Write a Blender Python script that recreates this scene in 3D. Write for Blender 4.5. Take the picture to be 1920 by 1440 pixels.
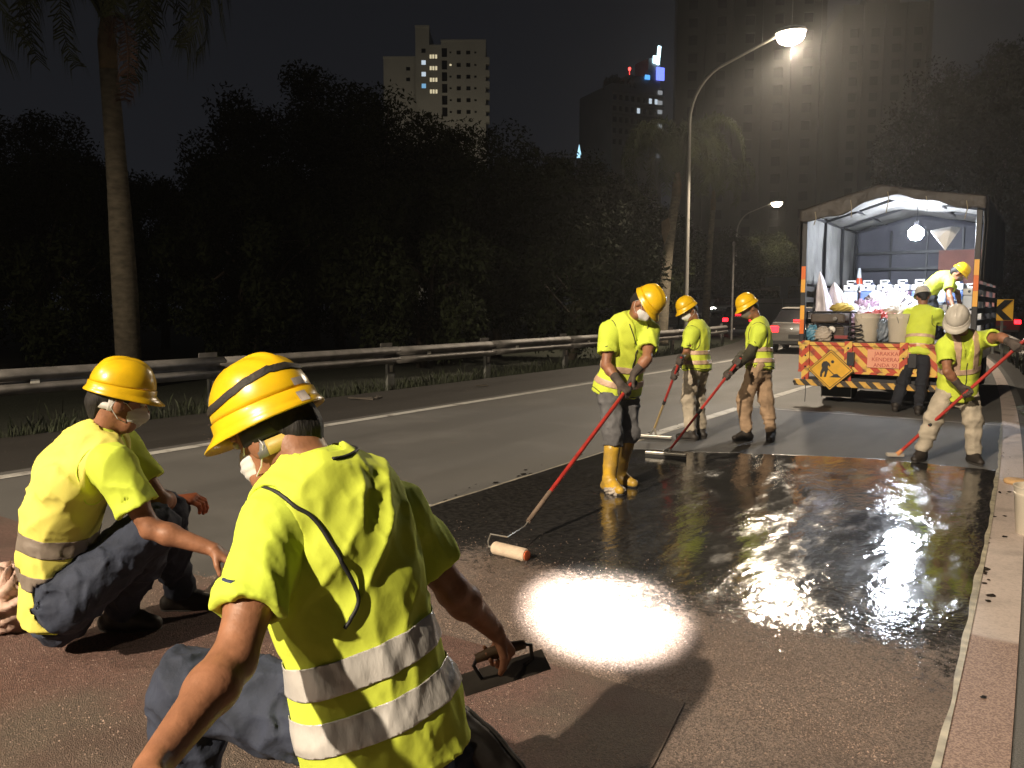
import bpy, bmesh, math, random
import numpy as np
from mathutils import Vector, Matrix
from mathutils.bvhtree import BVHTree
R = math.radians
random.seed(7); RNG = np.random.default_rng(7)
for o in list(bpy.data.objects): bpy.data.objects.remove(o)
SC = bpy.context.scene; COL = SC.collection

# ------------------------------------------------------------------ camera
cam_d = bpy.data.cameras.new('camera'); cam = bpy.data.objects.new('camera', cam_d); COL.objects.link(cam)
cam.location = (0, 0, 1.5)
_th, _pt = R(34.7), math.atan2(145, 1500)
_fw = Vector((-math.sin(_th)*math.cos(_pt), math.cos(_th)*math.cos(_pt), -math.sin(_pt)))
cam.rotation_euler = _fw.to_track_quat('-Z', 'Y').to_euler()
cam_d.sensor_width = 36; cam_d.lens = 36*1500/1920
cam_d.clip_start = .05; cam_d.clip_end = 1500
SC.camera = cam
# ------------------------------------------------------------------ night sky
w = bpy.data.worlds.new('World'); SC.world = w; w.use_nodes = True
nt = w.node_tree; nt.nodes.clear()
wo = nt.nodes.new('ShaderNodeOutputWorld'); bg = nt.nodes.new('ShaderNodeBackground')
tc = nt.nodes.new('ShaderNodeTexCoord'); sx = nt.nodes.new('ShaderNodeSeparateXYZ'); rp = nt.nodes.new('ShaderNodeValToRGB')
nt.links.new(tc.outputs['Generated'], sx.inputs[0]); nt.links.new(sx.outputs['Z'], rp.inputs[0])
rp.color_ramp.elements[0].position = 0.0; rp.color_ramp.elements[0].color = (.0135, .0145, .0180, 1)
rp.color_ramp.elements[1].position = 0.5; rp.color_ramp.elements[1].color = (.0062, .0066, .0082, 1)
nt.links.new(rp.outputs[0], bg.inputs[0]); bg.inputs[1].default_value = 1.0
nt.links.new(bg.outputs[0], wo.inputs[0])
# ------------------------------------------------------------------ exposure / render
SC.view_settings.view_transform = 'Standard'; SC.view_settings.look = 'None'
SC.view_settings.exposure = 0.0; SC.view_settings.gamma = 1.0; SC.view_settings.use_curve_mapping = False
SC.render.engine = 'CYCLES'
cy = SC.cycles
cy.use_denoising = True
try: cy.denoiser = 'OPENIMAGEDENOISE'
except Exception: pass
cy.sample_clamp_indirect = 4.0; cy.max_bounces = 6; cy.diffuse_bounces = 3; cy.glossy_bounces = 3
cy.transparent_max_bounces = 8; cy.caustics_reflective = False; cy.caustics_refractive = False
cy.use_light_tree = True
WARM = (1.0, .83, .62); COOL = (.80, .88, 1.0)

# ------------------------------------------------------------------ materials
MATS = {}
def mat(name, col, rough=.7, metal=0., nscale=0., var=0., bump=0., bscale=60., spec=.5, col2=None, emit=None, estr=0., coat=0., dist=.01, alpha=1., trans=0., stretch=None, sheen=0.):
    """Principled with an object-space noise for colour variation and a finer one for relief."""
    if name in MATS: return MATS[name]
    m = bpy.data.materials.new(name); m.use_nodes = True; n = m.node_tree; b = n.nodes['Principled BSDF']
    b.inputs['Base Color'].default_value = (*col, 1); b.inputs['Roughness'].default_value = rough
    b.inputs['Metallic'].default_value = metal; b.inputs['Specular IOR Level'].default_value = spec
    b.inputs['Coat Weight'].default_value = coat; b.inputs['Alpha'].default_value = alpha
    b.inputs['Transmission Weight'].default_value = trans; b.inputs['Sheen Weight'].default_value = sheen
    if emit: b.inputs['Emission Color'].default_value = (*emit, 1); b.inputs['Emission Strength'].default_value = estr
    src = None
    if nscale or bump:
        t = n.nodes.new('ShaderNodeTexCoord'); src = t.outputs['Object']
        if stretch:
            mp = n.nodes.new('ShaderNodeMapping'); mp.inputs['Scale'].default_value = stretch
            n.links.new(src, mp.inputs[0]); src = mp.outputs[0]
    if nscale:
        x = n.nodes.new('ShaderNodeTexNoise'); x.inputs['Scale'].default_value = nscale; x.inputs['Detail'].default_value = 6
        n.links.new(src, x.inputs['Vector'])
        r = n.nodes.new('ShaderNodeValToRGB'); c2 = col2 or tuple(c*(1-var) for c in col)
        r.color_ramp.elements[0].position = .32; r.color_ramp.elements[0].color = (*c2, 1)
        r.color_ramp.elements[1].position = .68; r.color_ramp.elements[1].color = (*col, 1)
        n.links.new(x.outputs[0], r.inputs[0]); n.links.new(r.outputs[0], b.inputs['Base Color'])
    if bump:
        x = n.nodes.new('ShaderNodeTexNoise'); x.inputs['Scale'].default_value = bscale; x.inputs['Detail'].default_value = 4
        n.links.new(src, x.inputs['Vector'])
        u = n.nodes.new('ShaderNodeBump'); u.inputs['Strength'].default_value = bump; u.inputs['Distance'].default_value = dist
        n.links.new(x.outputs[0], u.inputs['Height']); n.links.new(u.outputs[0], b.inputs['Normal'])
    MATS[name] = m; return m
def emitter(name, col, s):
    return mat(name, (.02, .02, .02), .5, emit=col, estr=s)

# ------------------------------------------------------------------ mesh helpers
def link(name, me, material=None, parent=None, smooth=False):
    o = bpy.data.objects.new(name, me); COL.objects.link(o)
    if material is not None:
        for m in (material if isinstance(material, (list, tuple)) else [material]): me.materials.append(m)
    if parent is not None: o.parent = parent
    if smooth: me.shade_smooth()
    return o
def tag(o, label=None, cat=None, group=None, kind=None):
    if label: o['label'] = label
    if cat: o['category'] = cat
    if group: o['group'] = group
    if kind: o['kind'] = kind
    return o
def empty(name, loc=(0, 0, 0), rz=0., label=None, cat=None, group=None):
    o = bpy.data.objects.new(name, None); COL.objects.link(o); o.location = loc; o.rotation_euler = (0, 0, rz); o.empty_display_size = .1
    return tag(o, label, cat, group)
class MB:
    """collects polygons; build() makes ONE mesh object"""
    def __init__(s): s.v = []; s.f = []; s.mi = []
    def add(s, v, f, mi=0):
        k = len(s.v); s.v += [tuple(p) for p in v]; s.f += [tuple(i+k for i in q) for q in f]; s.mi += [mi]*len(f); return s
    def box(s, c, d, rz=0., rx=0., ry=0., mi=0, taper=1.):
        M = Matrix.Rotation(rz, 3, 'Z') @ Matrix.Rotation(ry, 3, 'Y') @ Matrix.Rotation(rx, 3, 'X'); c = Vector(c)
        P = []
        for z in (-1, 1):
            k = 1. if z < 0 else taper
            for x, y in ((-1, -1), (1, -1), (1, 1), (-1, 1)): P.append(c + M @ Vector((x*d[0]/2*k, y*d[1]/2*k, z*d[2]/2)))
        return s.add(P, [(3, 2, 1, 0), (4, 5, 6, 7), (0, 1, 5, 4), (1, 2, 6, 5), (2, 3, 7, 6), (3, 0, 4, 7)], mi)
    def bar(s, a, b, wd, ht=None, mi=0):
        """box beam from a to b"""
        a, b = Vector(a), Vector(b); d = b-a; L = d.length; d.normalize(); ht = ht or wd
        u = d.cross(Vector((0, 0, 1)));
        if u.length < .05: u = Vector((1, 0, 0))
        u.normalize(); v = u.cross(d)
        P = [p + u*(i*wd/2) + v*(j*ht/2) for p in (a, b) for i, j in ((-1, -1), (1, -1), (1, 1), (-1, 1))]
        return s.add(P, [(0, 1, 2, 3), (7, 6, 5, 4), (0, 4, 5, 1), (1, 5, 6, 2), (2, 6, 7, 3), (3, 7, 4, 0)], mi)
    def tube(s, pts, r, n=8, caps=True, mi=0):
        pts = [Vector(p) for p in pts]; rs = r if isinstance(r, (list, tuple)) else [r]*len(pts); V = []; F = []; pu = None
        for i, p in enumerate(pts):
            d = (pts[min(i+1, len(pts)-1)] - pts[max(i-1, 0)]); d.normalize()
            u = (pu - d*pu.dot(d)) if pu is not None else d.cross(Vector((.13, .2, 1)))
            if u.length < 1e-4: u = d.cross(Vector((1, .2, 0)))
            u.normalize(); pu = u; v = d.cross(u)
            V += [p + (u*math.cos(2*math.pi*k/n) + v*math.sin(2*math.pi*k/n))*rs[i] for k in range(n)]
        for i in range(len(pts)-1):
            for k in range(n): F.append((i*n+k, i*n+(k+1) % n, (i+1)*n+(k+1) % n, (i+1)*n+k))
        if caps: F.append(tuple(range(n-1, -1, -1))); F.append(tuple((len(pts)-1)*n+k for k in range(n)))
        return s.add(V, F, mi)
    def lathe(s, c, prof, n=20, mi=0, axis=None, caps=True):
        """prof: (radius, height) up axis z (or given axis)"""
        c = Vector(c); M = Matrix.Identity(3) if axis is None else Vector(axis).to_track_quat('Z', 'Y').to_matrix()
        V = [c + M @ Vector((r*math.cos(2*math.pi*k/n), r*math.sin(2*math.pi*k/n), h)) for r, h in prof for k in range(n)]
        F = [(i*n+k, i*n+(k+1) % n, (i+1)*n+(k+1) % n, (i+1)*n+k) for i in range(len(prof)-1) for k in range(n)]
        if caps: F.append(tuple(range(n-1, -1, -1))); F.append(tuple((len(prof)-1)*n+k for k in range(n)))
        return s.add(V, F, mi)
    def prism(s, poly, z0, z1, mi=0):
        n = len(poly); V = [(x, y, z0) for x, y in poly] + [(x, y, z1) for x, y in poly]
        return s.add(V, [tuple(range(n-1, -1, -1)), tuple(range(n, 2*n))] + [(i, (i+1) % n, n+(i+1) % n, n+i) for i in range(n)], mi)
    def xform(s, M):
        s.v = [tuple(M @ Vector(p)) for p in s.v]; return s
    def build(s, name, material=None, parent=None, smooth=False, bevel=0.):
        me = bpy.data.meshes.new(name); me.from_pydata(s.v, [], s.f)
        o = link(name, me, material, parent, smooth)
        if any(s.mi): me.polygons.foreach_set('material_index', s.mi)
        me.update()
        if smooth and smooth != 'all':
            try: me.set_sharp_from_angle(angle=R(38))
            except Exception: pass
        if bevel:
            b = o.modifiers.new('bevel', 'BEVEL'); b.width = bevel; b.segments = 2; b.limit_method = 'ANGLE'
        return o
def copy_tree(o, parent=None):
    c = o.copy(); COL.objects.link(c); c.parent = parent
    for ch in [x for x in ALLCH.get(o.name, [])] if False else list(o.children): copy_tree(ch, c)
    return c
def spot(name, loc, to, power, col, cone=150, blend=.6, rad=.2, parent=None):
    l = bpy.data.lights.new(name, 'SPOT'); l.energy = power; l.color = col; l.spot_size = R(cone); l.spot_blend = blend; l.shadow_soft_size = rad
    o = bpy.data.objects.new(name, l); COL.objects.link(o); o.location = loc
    o.rotation_euler = (Vector(to)-Vector(loc)).to_track_quat('-Z', 'Y').to_euler()
    if parent is not None:
        bpy.context.view_layer.update(); o.parent = parent; o.matrix_parent_inverse = parent.matrix_world.inverted()
    return o
def point(name, loc, power, col, rad=.05):
    l = bpy.data.lights.new(name, 'POINT'); l.energy = power; l.color = col; l.shadow_soft_size = rad
    o = bpy.data.objects.new(name, l); COL.objects.link(o); o.location = loc; return o

# ================================================================== THE SETTING
def cl(Y): return -.0085*max(0., min(Y, 60)-20)**2 - (max(0., Y-60)*.68)
def xr(Y):
    a = min(Y, 24.)-3; x = -.17-.02*a-.0022*a*a
    if Y > 24: b = min(Y, 60)-24; x += -.112*b-.0062*b*b
    if Y > 60: x += -.558*(Y-60)
    return x
def xl(Y): return -7.65 + cl(Y)
def ribbon(name, ys, fa, fb, z, material, kind='structure', th=0.):
    V = []; F = []
    for y in ys: V += [(fa(y), y, z), (fb(y), y, z)]
    n = len(ys)
    for i in range(n-1): F.append((2*i, 2*i+1, 2*i+3, 2*i+2))
    if th:
        V += [(x, y, z-th) for x, y, _ in V]
        k = 2*n
        for i in range(n-1): F += [(2*i+1, k+2*i+1, k+2*i+3, 2*i+3), (2*i+2, k+2*i+2, k+2*i, 2*i)]
        F += [(0, k, k+1, 1), (2*n-1, k+2*n-1, k+2*n-2, 2*n-2)]
    o = MB().add(V, F).build(name, material)
    return tag(o, kind=kind)
def nodes_of(name):
    m = bpy.data.materials.new(name); m.use_nodes = True; n = m.node_tree; MATS[name] = m
    return m, n, n.nodes['Principled BSDF']
def N(n, t, **k):
    x = n.nodes.new(t)
    for a, b in k.items():
        if hasattr(x, a): setattr(x, a, b)
        else: x.inputs[a.replace('_', ' ')].default_value = b
    return x
def math_(n, op, a, b=None, c=None, clamp=False):
    x = n.nodes.new('ShaderNodeMath'); x.operation = op; x.use_clamp = clamp
    for i, v in enumerate((a, b, c)):
        if v is None: continue
        if isinstance(v, (int, float)): x.inputs[i].default_value = v
        else: n.links.new(v, x.inputs[i])
    return x.outputs[0]
def mixc(n, f, a, b):
    x = n.nodes.new('ShaderNodeMix'); x.data_type = 'RGBA'
    for s, v in ((0, f), (6, a), (7, b)):
        if isinstance(v, (int, float)): x.inputs[s].default_value = v
        elif isinstance(v, tuple): x.inputs[s].default_value = (*v, 1)
        else: n.links.new(v, x.inputs[s])
    return x.outputs[2]
def smooth(n, v, a, b):
    x = n.nodes.new('ShaderNodeMapRange'); x.interpolation_type = 'SMOOTHSTEP'
    x.inputs[1].default_value = a; x.inputs[2].default_value = b; n.links.new(v, x.inputs[0]); return x.outputs[0]
def noise(n, vec, scale, detail=4, rough=.55):
    x = n.nodes.new('ShaderNodeTexNoise'); x.inputs['Scale'].default_value = scale; x.inputs['Detail'].default_value = detail
    x.inputs['Roughness'].default_value = rough; n.links.new(vec, x.inputs['Vector']); return x.outputs[0]
def mapv(n, vec, sc):
    x = n.nodes.new('ShaderNodeMapping'); x.inputs['Scale'].default_value = sc; n.links.new(vec, x.inputs[0]); return x.outputs[0]
def bump(n, h, s, d=.01, prev=None):
    x = n.nodes.new('ShaderNodeBump'); x.inputs['Strength'].default_value = s; x.inputs['Distance'].default_value = d
    n.links.new(h, x.inputs['Height'])
    if prev is not None: n.links.new(prev, x.inputs['Normal'])
    return x.outputs[0]

def asphalt(name, base, wear=.5):
    m, n, b = nodes_of(name); co = n.nodes.new('ShaderNodeTexCoord').outputs['Object']
    fine = noise(n, co, 170, 3, .7); big = noise(n, mapv(n, co, (1.6, .12, 1)), 1.0, 5); blot = noise(n, co, .9, 6)
    c = mixc(n, smooth(n, fine, .35, .72), tuple(x*.55 for x in base), tuple(x*1.35 for x in base))
    c = mixc(n, math_(n, 'MULTIPLY', smooth(n, big, .4, .65), wear), c, tuple(x*.62 for x in base))
    c = mixc(n, math_(n, 'MULTIPLY', smooth(n, blot, .5, .75), .45), c, tuple(x*1.4 for x in base))
    n.links.new(c, b.inputs['Base Color'])
    r = math_(n, 'ADD', math_(n, 'MULTIPLY', big, -.35), .82); n.links.new(r, b.inputs['Roughness'])
    n.links.new(bump(n, fine, .5, .006), b.inputs['Normal']); b.inputs['Specular IOR Level'].default_value = .4
    return m
def aggregate(name, base, c2, patch=None):
    """coarse calcined grit rolled into resin"""
    m, n, b = nodes_of(name); co = n.nodes.new('ShaderNodeTexCoord').outputs['Object']
    v = n.nodes.new('ShaderNodeTexVoronoi'); v.inputs['Scale'].default_value = 190; n.links.new(co, v.inputs['Vector'])
    fine = noise(n, co, 120, 3, .7); mid = noise(n, co, 3.2, 5); hue = noise(n, co, 1.1, 4)
    c = mixc(n, smooth(n, v.outputs['Color'], .1, .9), tuple(x*.5 for x in base), tuple(x*1.5 for x in base))
    c = mixc(n, smooth(n, hue, .42, .62), c, mixc(n, smooth(n, fine, .3, .7), tuple(x*.55 for x in c2), tuple(x*1.4 for x in c2)))
    c = mixc(n, math_(n, 'MULTIPLY', smooth(n, mid, .45, .7), .5), c, tuple(x*.6 for x in base))
    n.links.new(c, b.inputs['Base Color']); b.inputs['Roughness'].default_value = .72
    h = math_(n, 'ADD', v.outputs['Distance'], fine)
    n.links.new(bump(n, h, .9, .006), b.inputs['Normal'])
    return m
def surfacing_mat():
    m, n, b = nodes_of('lane_surfacing'); co = n.nodes.new('ShaderNodeTexCoord').outputs['Object']
    s = n.nodes.new('ShaderNodeSeparateXYZ'); n.links.new(co, s.inputs[0]); X, Y = s.outputs[0], s.outputs[1]
    n1 = noise(n, co, 2.0, 5); n2 = noise(n, co, 26, 4); n3 = noise(n, co, 170, 3, .75)
    v = n.nodes.new('ShaderNodeTexVoronoi'); v.inputs['Scale'].default_value = 170; n.links.new(co, v.inputs['Vector'])
    # resin reaches from about 3.6 m to a squeegeed front near 8.4 m
    yn = math_(n, 'ADD', Y, math_(n, 'MULTIPLY', math_(n, 'SUBTRACT', n1, .5), 1.1))
    m1 = smooth(n, yn, 2.95, 4.45)
    spk = math_(n, 'ADD', m1, math_(n, 'MULTIPLY', math_(n, 'SUBTRACT', math_(n, 'ADD', math_(n, 'MULTIPLY', n3, .6), math_(n, 'MULTIPLY', n2, .4)), .5), 2.6))
    m1 = smooth(n, spk, .36, .62)
    yf = math_(n, 'SUBTRACT', Y, math_(n, 'MULTIPLY', math_(n, 'MINIMUM', math_(n, 'ADD', X, 1.5), 0.), .42))
    yf = math_(n, 'ADD', yf, math_(n, 'MULTIPLY', math_(n, 'SUBTRACT', n1, .5), .28))
    m2 = smooth(n, yf, 8.50, 8.44)
    wet = math_(n, 'MULTIPLY', m1, m2)
    far = smooth(n, yf, 7.4, 8.4)
    near = mixc(n, smooth(n, v.outputs['Color'], .1, .9), (.083, .062, .052), (.27, .205, .170))
    near = mixc(n, math_(n, 'MULTIPLY', smooth(n, n1, .4, .7), .45), near, (.12, .078, .058))
    grey = mixc(n, smooth(n, n3, .3, .75), (.095, .095, .095), (.20, .20, .20))
    grey = mixc(n, math_(n, 'MULTIPLY', smooth(n, noise(n, mapv(n, co, (1.3, .35, 1)), 1.4, 5), .4, .62), .5), grey, (.07, .072, .076))
    dry = mixc(n, far, near, grey)
    wc = mixc(n, smooth(n, n2, .35, .7), (.018, .017, .017), (.040, .038, .036))
    n.links.new(mixc(n, wet, dry, wc), b.inputs['Base Color'])
    streak = noise(n, mapv(n, co, (5, 1.6, 1)), 1.6, 5)
    rw = math_(n, 'ADD', math_(n, 'MULTIPLY', smooth(n, streak, .45, .75), .17), .07)
    rr = n.nodes.new('ShaderNodeMix'); rr.inputs[2].default_value = .78; n.links.new(wet, rr.inputs[0]); n.links.new(rw, rr.inputs[3])
    n.links.new(rr.outputs[0], b.inputs['Roughness']); b.inputs['Specular IOR Level'].default_value = .55
    # relief: sharp grit where dry, a pocked film where wet
    hd = math_(n, 'ADD', v.outputs['Distance'], n3)
    bd = bump(n, math_(n, 'MULTIPLY', hd, math_(n, 'SUBTRACT', 1.0, wet)), .8, .006)
    wetn = math_(n, 'ADD', math_(n, 'MULTIPLY', noise(n, co, 38, 3, .6), .55), math_(n, 'MULTIPLY', noise(n, mapv(n, co, (1, .6, 1)), 11, 3), 1.5))
    amp = math_(n, 'ADD', math_(n, 'MULTIPLY', smooth(n, noise(n, mapv(n, co, (1.6, .7, 1)), 1.3, 4), .40, .66), .85), .15)
    bw = bump(n, math_(n, 'MULTIPLY', math_(n, 'MULTIPLY', wetn, amp), wet), .36, .012, bd)
    n.links.new(bw, b.inputs['Normal'])
    return m
def paint_mat(name, col, wear, dust=None):
    m, n, b = nodes_of(name); co = n.nodes.new('ShaderNodeTexCoord').outputs['Object']
    f = noise(n, co, 60, 5, .7); g = noise(n, co, 4, 5)
    c = mixc(n, smooth(n, f, .3, .6), tuple(x*.78 for x in col), col)
    c = mixc(n, math_(n, 'MULTIPLY', smooth(n, g, .48, .72), wear), c, (.12, .10, .09))
    if dust:
        s = n.nodes.new('ShaderNodeSeparateXYZ'); n.links.new(co, s.inputs[0])
        yy = math_(n, 'ADD', s.outputs[1], math_(n, 'MULTIPLY', math_(n, 'SUBTRACT', g, .5), .12))
        c = mixc(n, smooth(n, yy, dust+.03, dust-.03), c, mixc(n, smooth(n, noise(n, co, 140, 3), .35, .65), (.16, .10, .08), (.36, .25, .20)))
    n.links.new(c, b.inputs['Base Color']); b.inputs['Roughness'].default_value = .6
    n.links.new(bump(n, f, .35, .004), b.inputs['Normal']); return m

M_asph = asphalt('road_asphalt', (.125, .121, .115)); M_sh = asphalt('shoulder_asphalt', (.040, .036, .032), .3)
M_lane = surfacing_mat(); M_red = aggregate('red_grit', (.155, .088, .072), (.125, .095, .075))
M_line = paint_mat('line_paint', (.50, .49, .46), .85); M_edge = paint_mat('edge_paint', (.50, .42, .38), .4, dust=4.1)
M_soil = mat('verge_soil', (.030, .034, .018), .95, nscale=.8, var=.5, bump=.6, bscale=20, dist=.05)
ys = [-16+.5*i for i in range(0, 92)] + [32+2*i for i in range(0, 60)]
g = MB().add([(-420, -60, -.09), (420, -60, -.09), (420, 700, -.09), (-420, 700, -.09)], [(0, 1, 2, 3)]).build('ground', M_soil); tag(g, kind='structure')
ribbon('shoulder', ys, lambda y: xl(y)-2.35, lambda y: xl(y)-.05, -.004, M_sh)
ribbon('road', ys, lambda y: xl(y)-.25, lambda y: xr(y)+.2, 0., M_asph)
ribbon('shoulder', ys, lambda y: xr(y)+.1, lambda y: xr(y)+.9, -.012, M_sh)
ribbon('road_edge_line', ys, lambda y: xl(y)-.08, lambda y: xl(y)+.08, .005, M_line)
ribbon('road_edge_line', ys, lambda y: xr(y)-.095, lambda y: xr(y)+.095, .010, M_edge, th=.008)
dy = [-4.0, 4.05, 12.8, 22.5, 32, 42]
tag(ribbon('lane_line', [3.75+.4*i for i in range(0, 3)], lambda y: -4.02, lambda y: -3.85, .005, M_line), kind='structure')
tag(ribbon('lane_line', [8.0+.4*i for i in range(0, 10)], lambda y: -4.02, lambda y: -3.86, .005, M_line), kind='structure')
for a in dy[2:]:
    a2 = a+2.6
    ribbon('lane_line', [a+.4*i for i in range(0, 9)], lambda y: -4.05+cl(y)*.8, lambda y: -3.89+cl(y)*.8, .005, M_line)
# the lane being resurfaced
sy = [2.45+.15*i for i in range(0, 64)]
ribbon('lane_surfacing', [.5]+sy, lambda y: -3.85, lambda y: xr(y)-.10, .006, M_lane)
tag(ribbon('resin_border', [4.2+.3*i for i in range(0, 26)], lambda y: -3.875-.008*math.sin(y*7), lambda y: -3.853, .009, mat('masking_tape', (.42, .38, .30), .5, nscale=9, var=.5)), kind='structure')
tag(ribbon('resin_border', [1.4+.07*i for i in range(0, 150)], lambda y: xr(y)-.118+.006*math.sin(y*2.3)+.004*math.sin(y*5.9+1)+.003*math.sin(y*13.1+2), lambda y: xr(y)-.092, .016, mat('tape_edge', (.55, .50, .38), .35, nscale=14, var=.55)), kind='structure')
tag(ribbon('resin_joint', [11.72, 11.76], lambda y: -3.85 , lambda y: xr(11.7)-.1, .010, M_line), kind='structure')
# the finished strip of red grit in front of the kneeling men
pp = [(-7.2, -1.5), (-.98, -1.5), (-1.0, 1.4), (-1.03, 2.3), (-1.11, 2.75), (-1.7, 2.74), (-2.22, 2.72), (-3.1, 2.63), (-3.96, 2.56), (-7.2, 2.5)]
tag(MB().prism(pp, .0065, .0125).build('finished_surfacing', M_red), kind='structure')
# loose grit, far too many to count
V = []; F = []
def chips(n, fx, sz):
    for _ in range(n):
        x, y, z = fx(); s = sz*random.uniform(.5, 1.4); k = len(V); a = random.uniform(0, 6.28)
        for j in range(3): V.append((x+s*math.cos(a+2.09*j), y+s*math.sin(a+2.09*j), z))
        V.append((x+s*.3*random.uniform(-1, 1), y+s*.3*random.uniform(-1, 1), z+s*random.uniform(.6, 1.2)))
        F.extend([(k, k+1, k+3), (k+1, k+2, k+3), (k+2, k, k+3)])
chips(9000, lambda: (random.uniform(-4.4, -1.1), random.uniform(.6, 2.6), .0125), .0034)
chips(9000, lambda: (random.uniform(-3.8, -.4), 2.75+abs(random.gauss(0, .55)), .006), .0034)
chips(1200, lambda: (random.uniform(-1.0, -.35), random.uniform(1.2, 2.8), .006), .0034)
chips(500, lambda: (random.uniform(-9.6, -4.2), random.uniform(3, 16), .001), .006)
tag(MB().add(V, F).build('loose_grit', mat('grit_chips', (.34, .24, .19), .6, nscale=3, var=.5)), 'loose pinkish grit scattered over the new surfacing', kind='stuff')

V = []; F = []
for _ in range(70):
    e_ = random.random() < .5; y = random.uniform(2.2, 9.5); x = xr(y)-.10+abs(random.gauss(0, .05)) if e_ else -3.87-abs(random.gauss(0, .10)); r_ = random.uniform(.004, .016)*random.choice((1, 1, 1.8)); k = len(V); n_ = 9; z = .0125 if e_ else .0075
    V += [(x+r_*random.uniform(.6, 1.2)*math.cos(6.283*i/n_), y+r_*1.5*random.uniform(.6, 1.2)*math.sin(6.283*i/n_), z) for i in range(n_)]; F.append(tuple(range(k, k+n_)))
tag(MB().add(V, F).build('resin_drops', mat('resin_drop', (.02, .018, .017), .2)), 'dark resin drops splashed along both edges of the coated lane', kind='stuff')
# ---------------------------------------------------------------- grass along the left rail
V = []; F = []
for _ in range(7000):
    y = random.uniform(-2, 30); x = xl(y)-2.32-abs(random.gauss(0, .42))*random.choice((1, 1, 1, 2.2)); h = random.uniform(.03, .12)*random.choice((1, 1, 1.6)); a = random.uniform(0, 6.28); k = len(V)
    wv = .006+h*.03; dx, dy_ = math.cos(a)*wv, math.sin(a)*wv; lx, ly = random.gauss(0, .35)*h, random.gauss(0, .35)*h
    V += [(x-dx, y-dy_, -.09), (x+dx, y+dy_, -.09), (x+lx*.5, y+ly*.5, h*.6), (x+lx, y+ly, h)]; F += [(0+k, 1+k, 2+k), (0+k, 2+k, 3+k)]
for _ in range(2500):
    y = random.uniform(2, 26); x = xr(y)+.5+abs(random.gauss(0, .5)); h = random.uniform(.05, .22); a = random.uniform(0, 6.28); k = len(V)
    dx, dy_ = math.cos(a)*.01, math.sin(a)*.01; lx, ly = random.gauss(0, .3)*h, random.gauss(0, .3)*h
    V += [(x-dx, y-dy_, -.05), (x+dx, y+dy_, -.05), (x+lx*.5, y+ly*.5, h*.6), (x+lx, y+ly, h)]; F += [(0+k, 1+k, 2+k), (0+k, 2+k, 3+k)]
tag(MB().add(V, F).build('verge_grass', mat('grass_blade', (.035, .045, .018), .7, nscale=2, var=.55)), 'short rough grass along the verges', 'grass', kind='stuff')

# ---------------------------------------------------------------- guard rails
M_gal = mat('galvanised', (.25, .235, .22), .62, metal=.3, nscale=5, var=.45, bump=.12, bscale=40)
M_post = mat('rail_post', (.20, .205, .19), .6, metal=.2, nscale=6, var=.4)
M_refl = mat('white_reflector', (.80, .78, .70), .35)
def w_beam(name, pts, h0, parent, material):
    """W profile swept along pts (side = +x faces the road)"""
    prof = [(0, .155), (.012, .150), (.055, .115), (.078, .085), (.078, .065), (.055, .04), (.012, .012), (.0, 0), (.012, -.012), (.055, -.04), (.078, -.065), (.078, -.085), (.055, -.115), (.012, -.150), (0, -.155)]
    V = []; F = []; n = len(prof)
    for i, p in enumerate(pts):
        a = Vector(pts[max(i-1, 0)]); b = Vector(pts[min(i+1, len(pts)-1)]); d = (b-a).normalized(); s = Vector((d.y, -d.x, 0))
        for u, v in prof: V.append(Vector(p) + s*u + Vector((0, 0, h0+v)))
    for i in range(len(pts)-1):
        for k in range(n-1): F.append((i*n+k, i*n+k+1, (i+1)*n+k+1, (i+1)*n+k))
    o = MB().add(V, F).build(name, material, parent, smooth='all'); md = o.modifiers.new('s', 'SOLIDIFY'); md.thickness = .005; return o
gr = empty('guard_rail', (xl(5)-2.5, 5, 0), label='long grey steel guard rail along the far left shoulder', cat='guard rail')
gr.location = (0, 0, 0)
post_y = [-3.4, .1, 3.6, 7.05, 10.75, 13.75, 17.0, 20.4, 23.8, 27.2, 30.6]
for a, b in zip(post_y[:-1], post_y[1:]):
    w_beam('rail_beam', [(xl(a+(b-a)*t)-2.42, a+(b-a)*t+(.0 if t < 1 else .12), 0) for t in (0, .25, .5, .75, 1.0)], .62+random.uniform(-.006, .006), gr, M_gal)
for y in post_y:
    x = xl(y)-2.53
    p = MB().box((x, y, .30), (.055, .15, .80)).box((x+.035, y, .30), (.014, .17, .80)).build('post', M_post, gr)
    MB().box((x+.047, y, .37), (.004, .075, .12)).build('reflector', M_refl, p)
    MB().box((x-.02, y-.05, .80), (.012, .30, .075), ry=.1).build('splice_plate', M_gal, gr)
    MB().box((xl(y)-2.42+.035, y+.95, .62), (.012, .10, .05)).build('reflector', M_refl, gr)
g2 = empty('guard_rail', (0, 0, 0), label='grey steel guard rail curving away on the right verge behind the truck', cat='guard rail')
py2 = [19.0+2.2*i for i in range(0, 9)]
def x2(y): return xr(y)+.42
for a, b in zip(py2[:-1], py2[1:]):
    pts = [(x2(a+(b-a)*t), a+(b-a)*t, 0) for t in (1.02, .66, .33, 0)]
    w_beam('rail_beam', pts, .60, g2, M_gal)
for y in py2:
    p = MB().box((x2(y)+.1, y, .28), (.06, .14, .78)).build('post', M_post, g2)
    MB().box((x2(y)-.095, y, .60), (.008, .10, .10)).build('reflector', M_refl, p)

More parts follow.
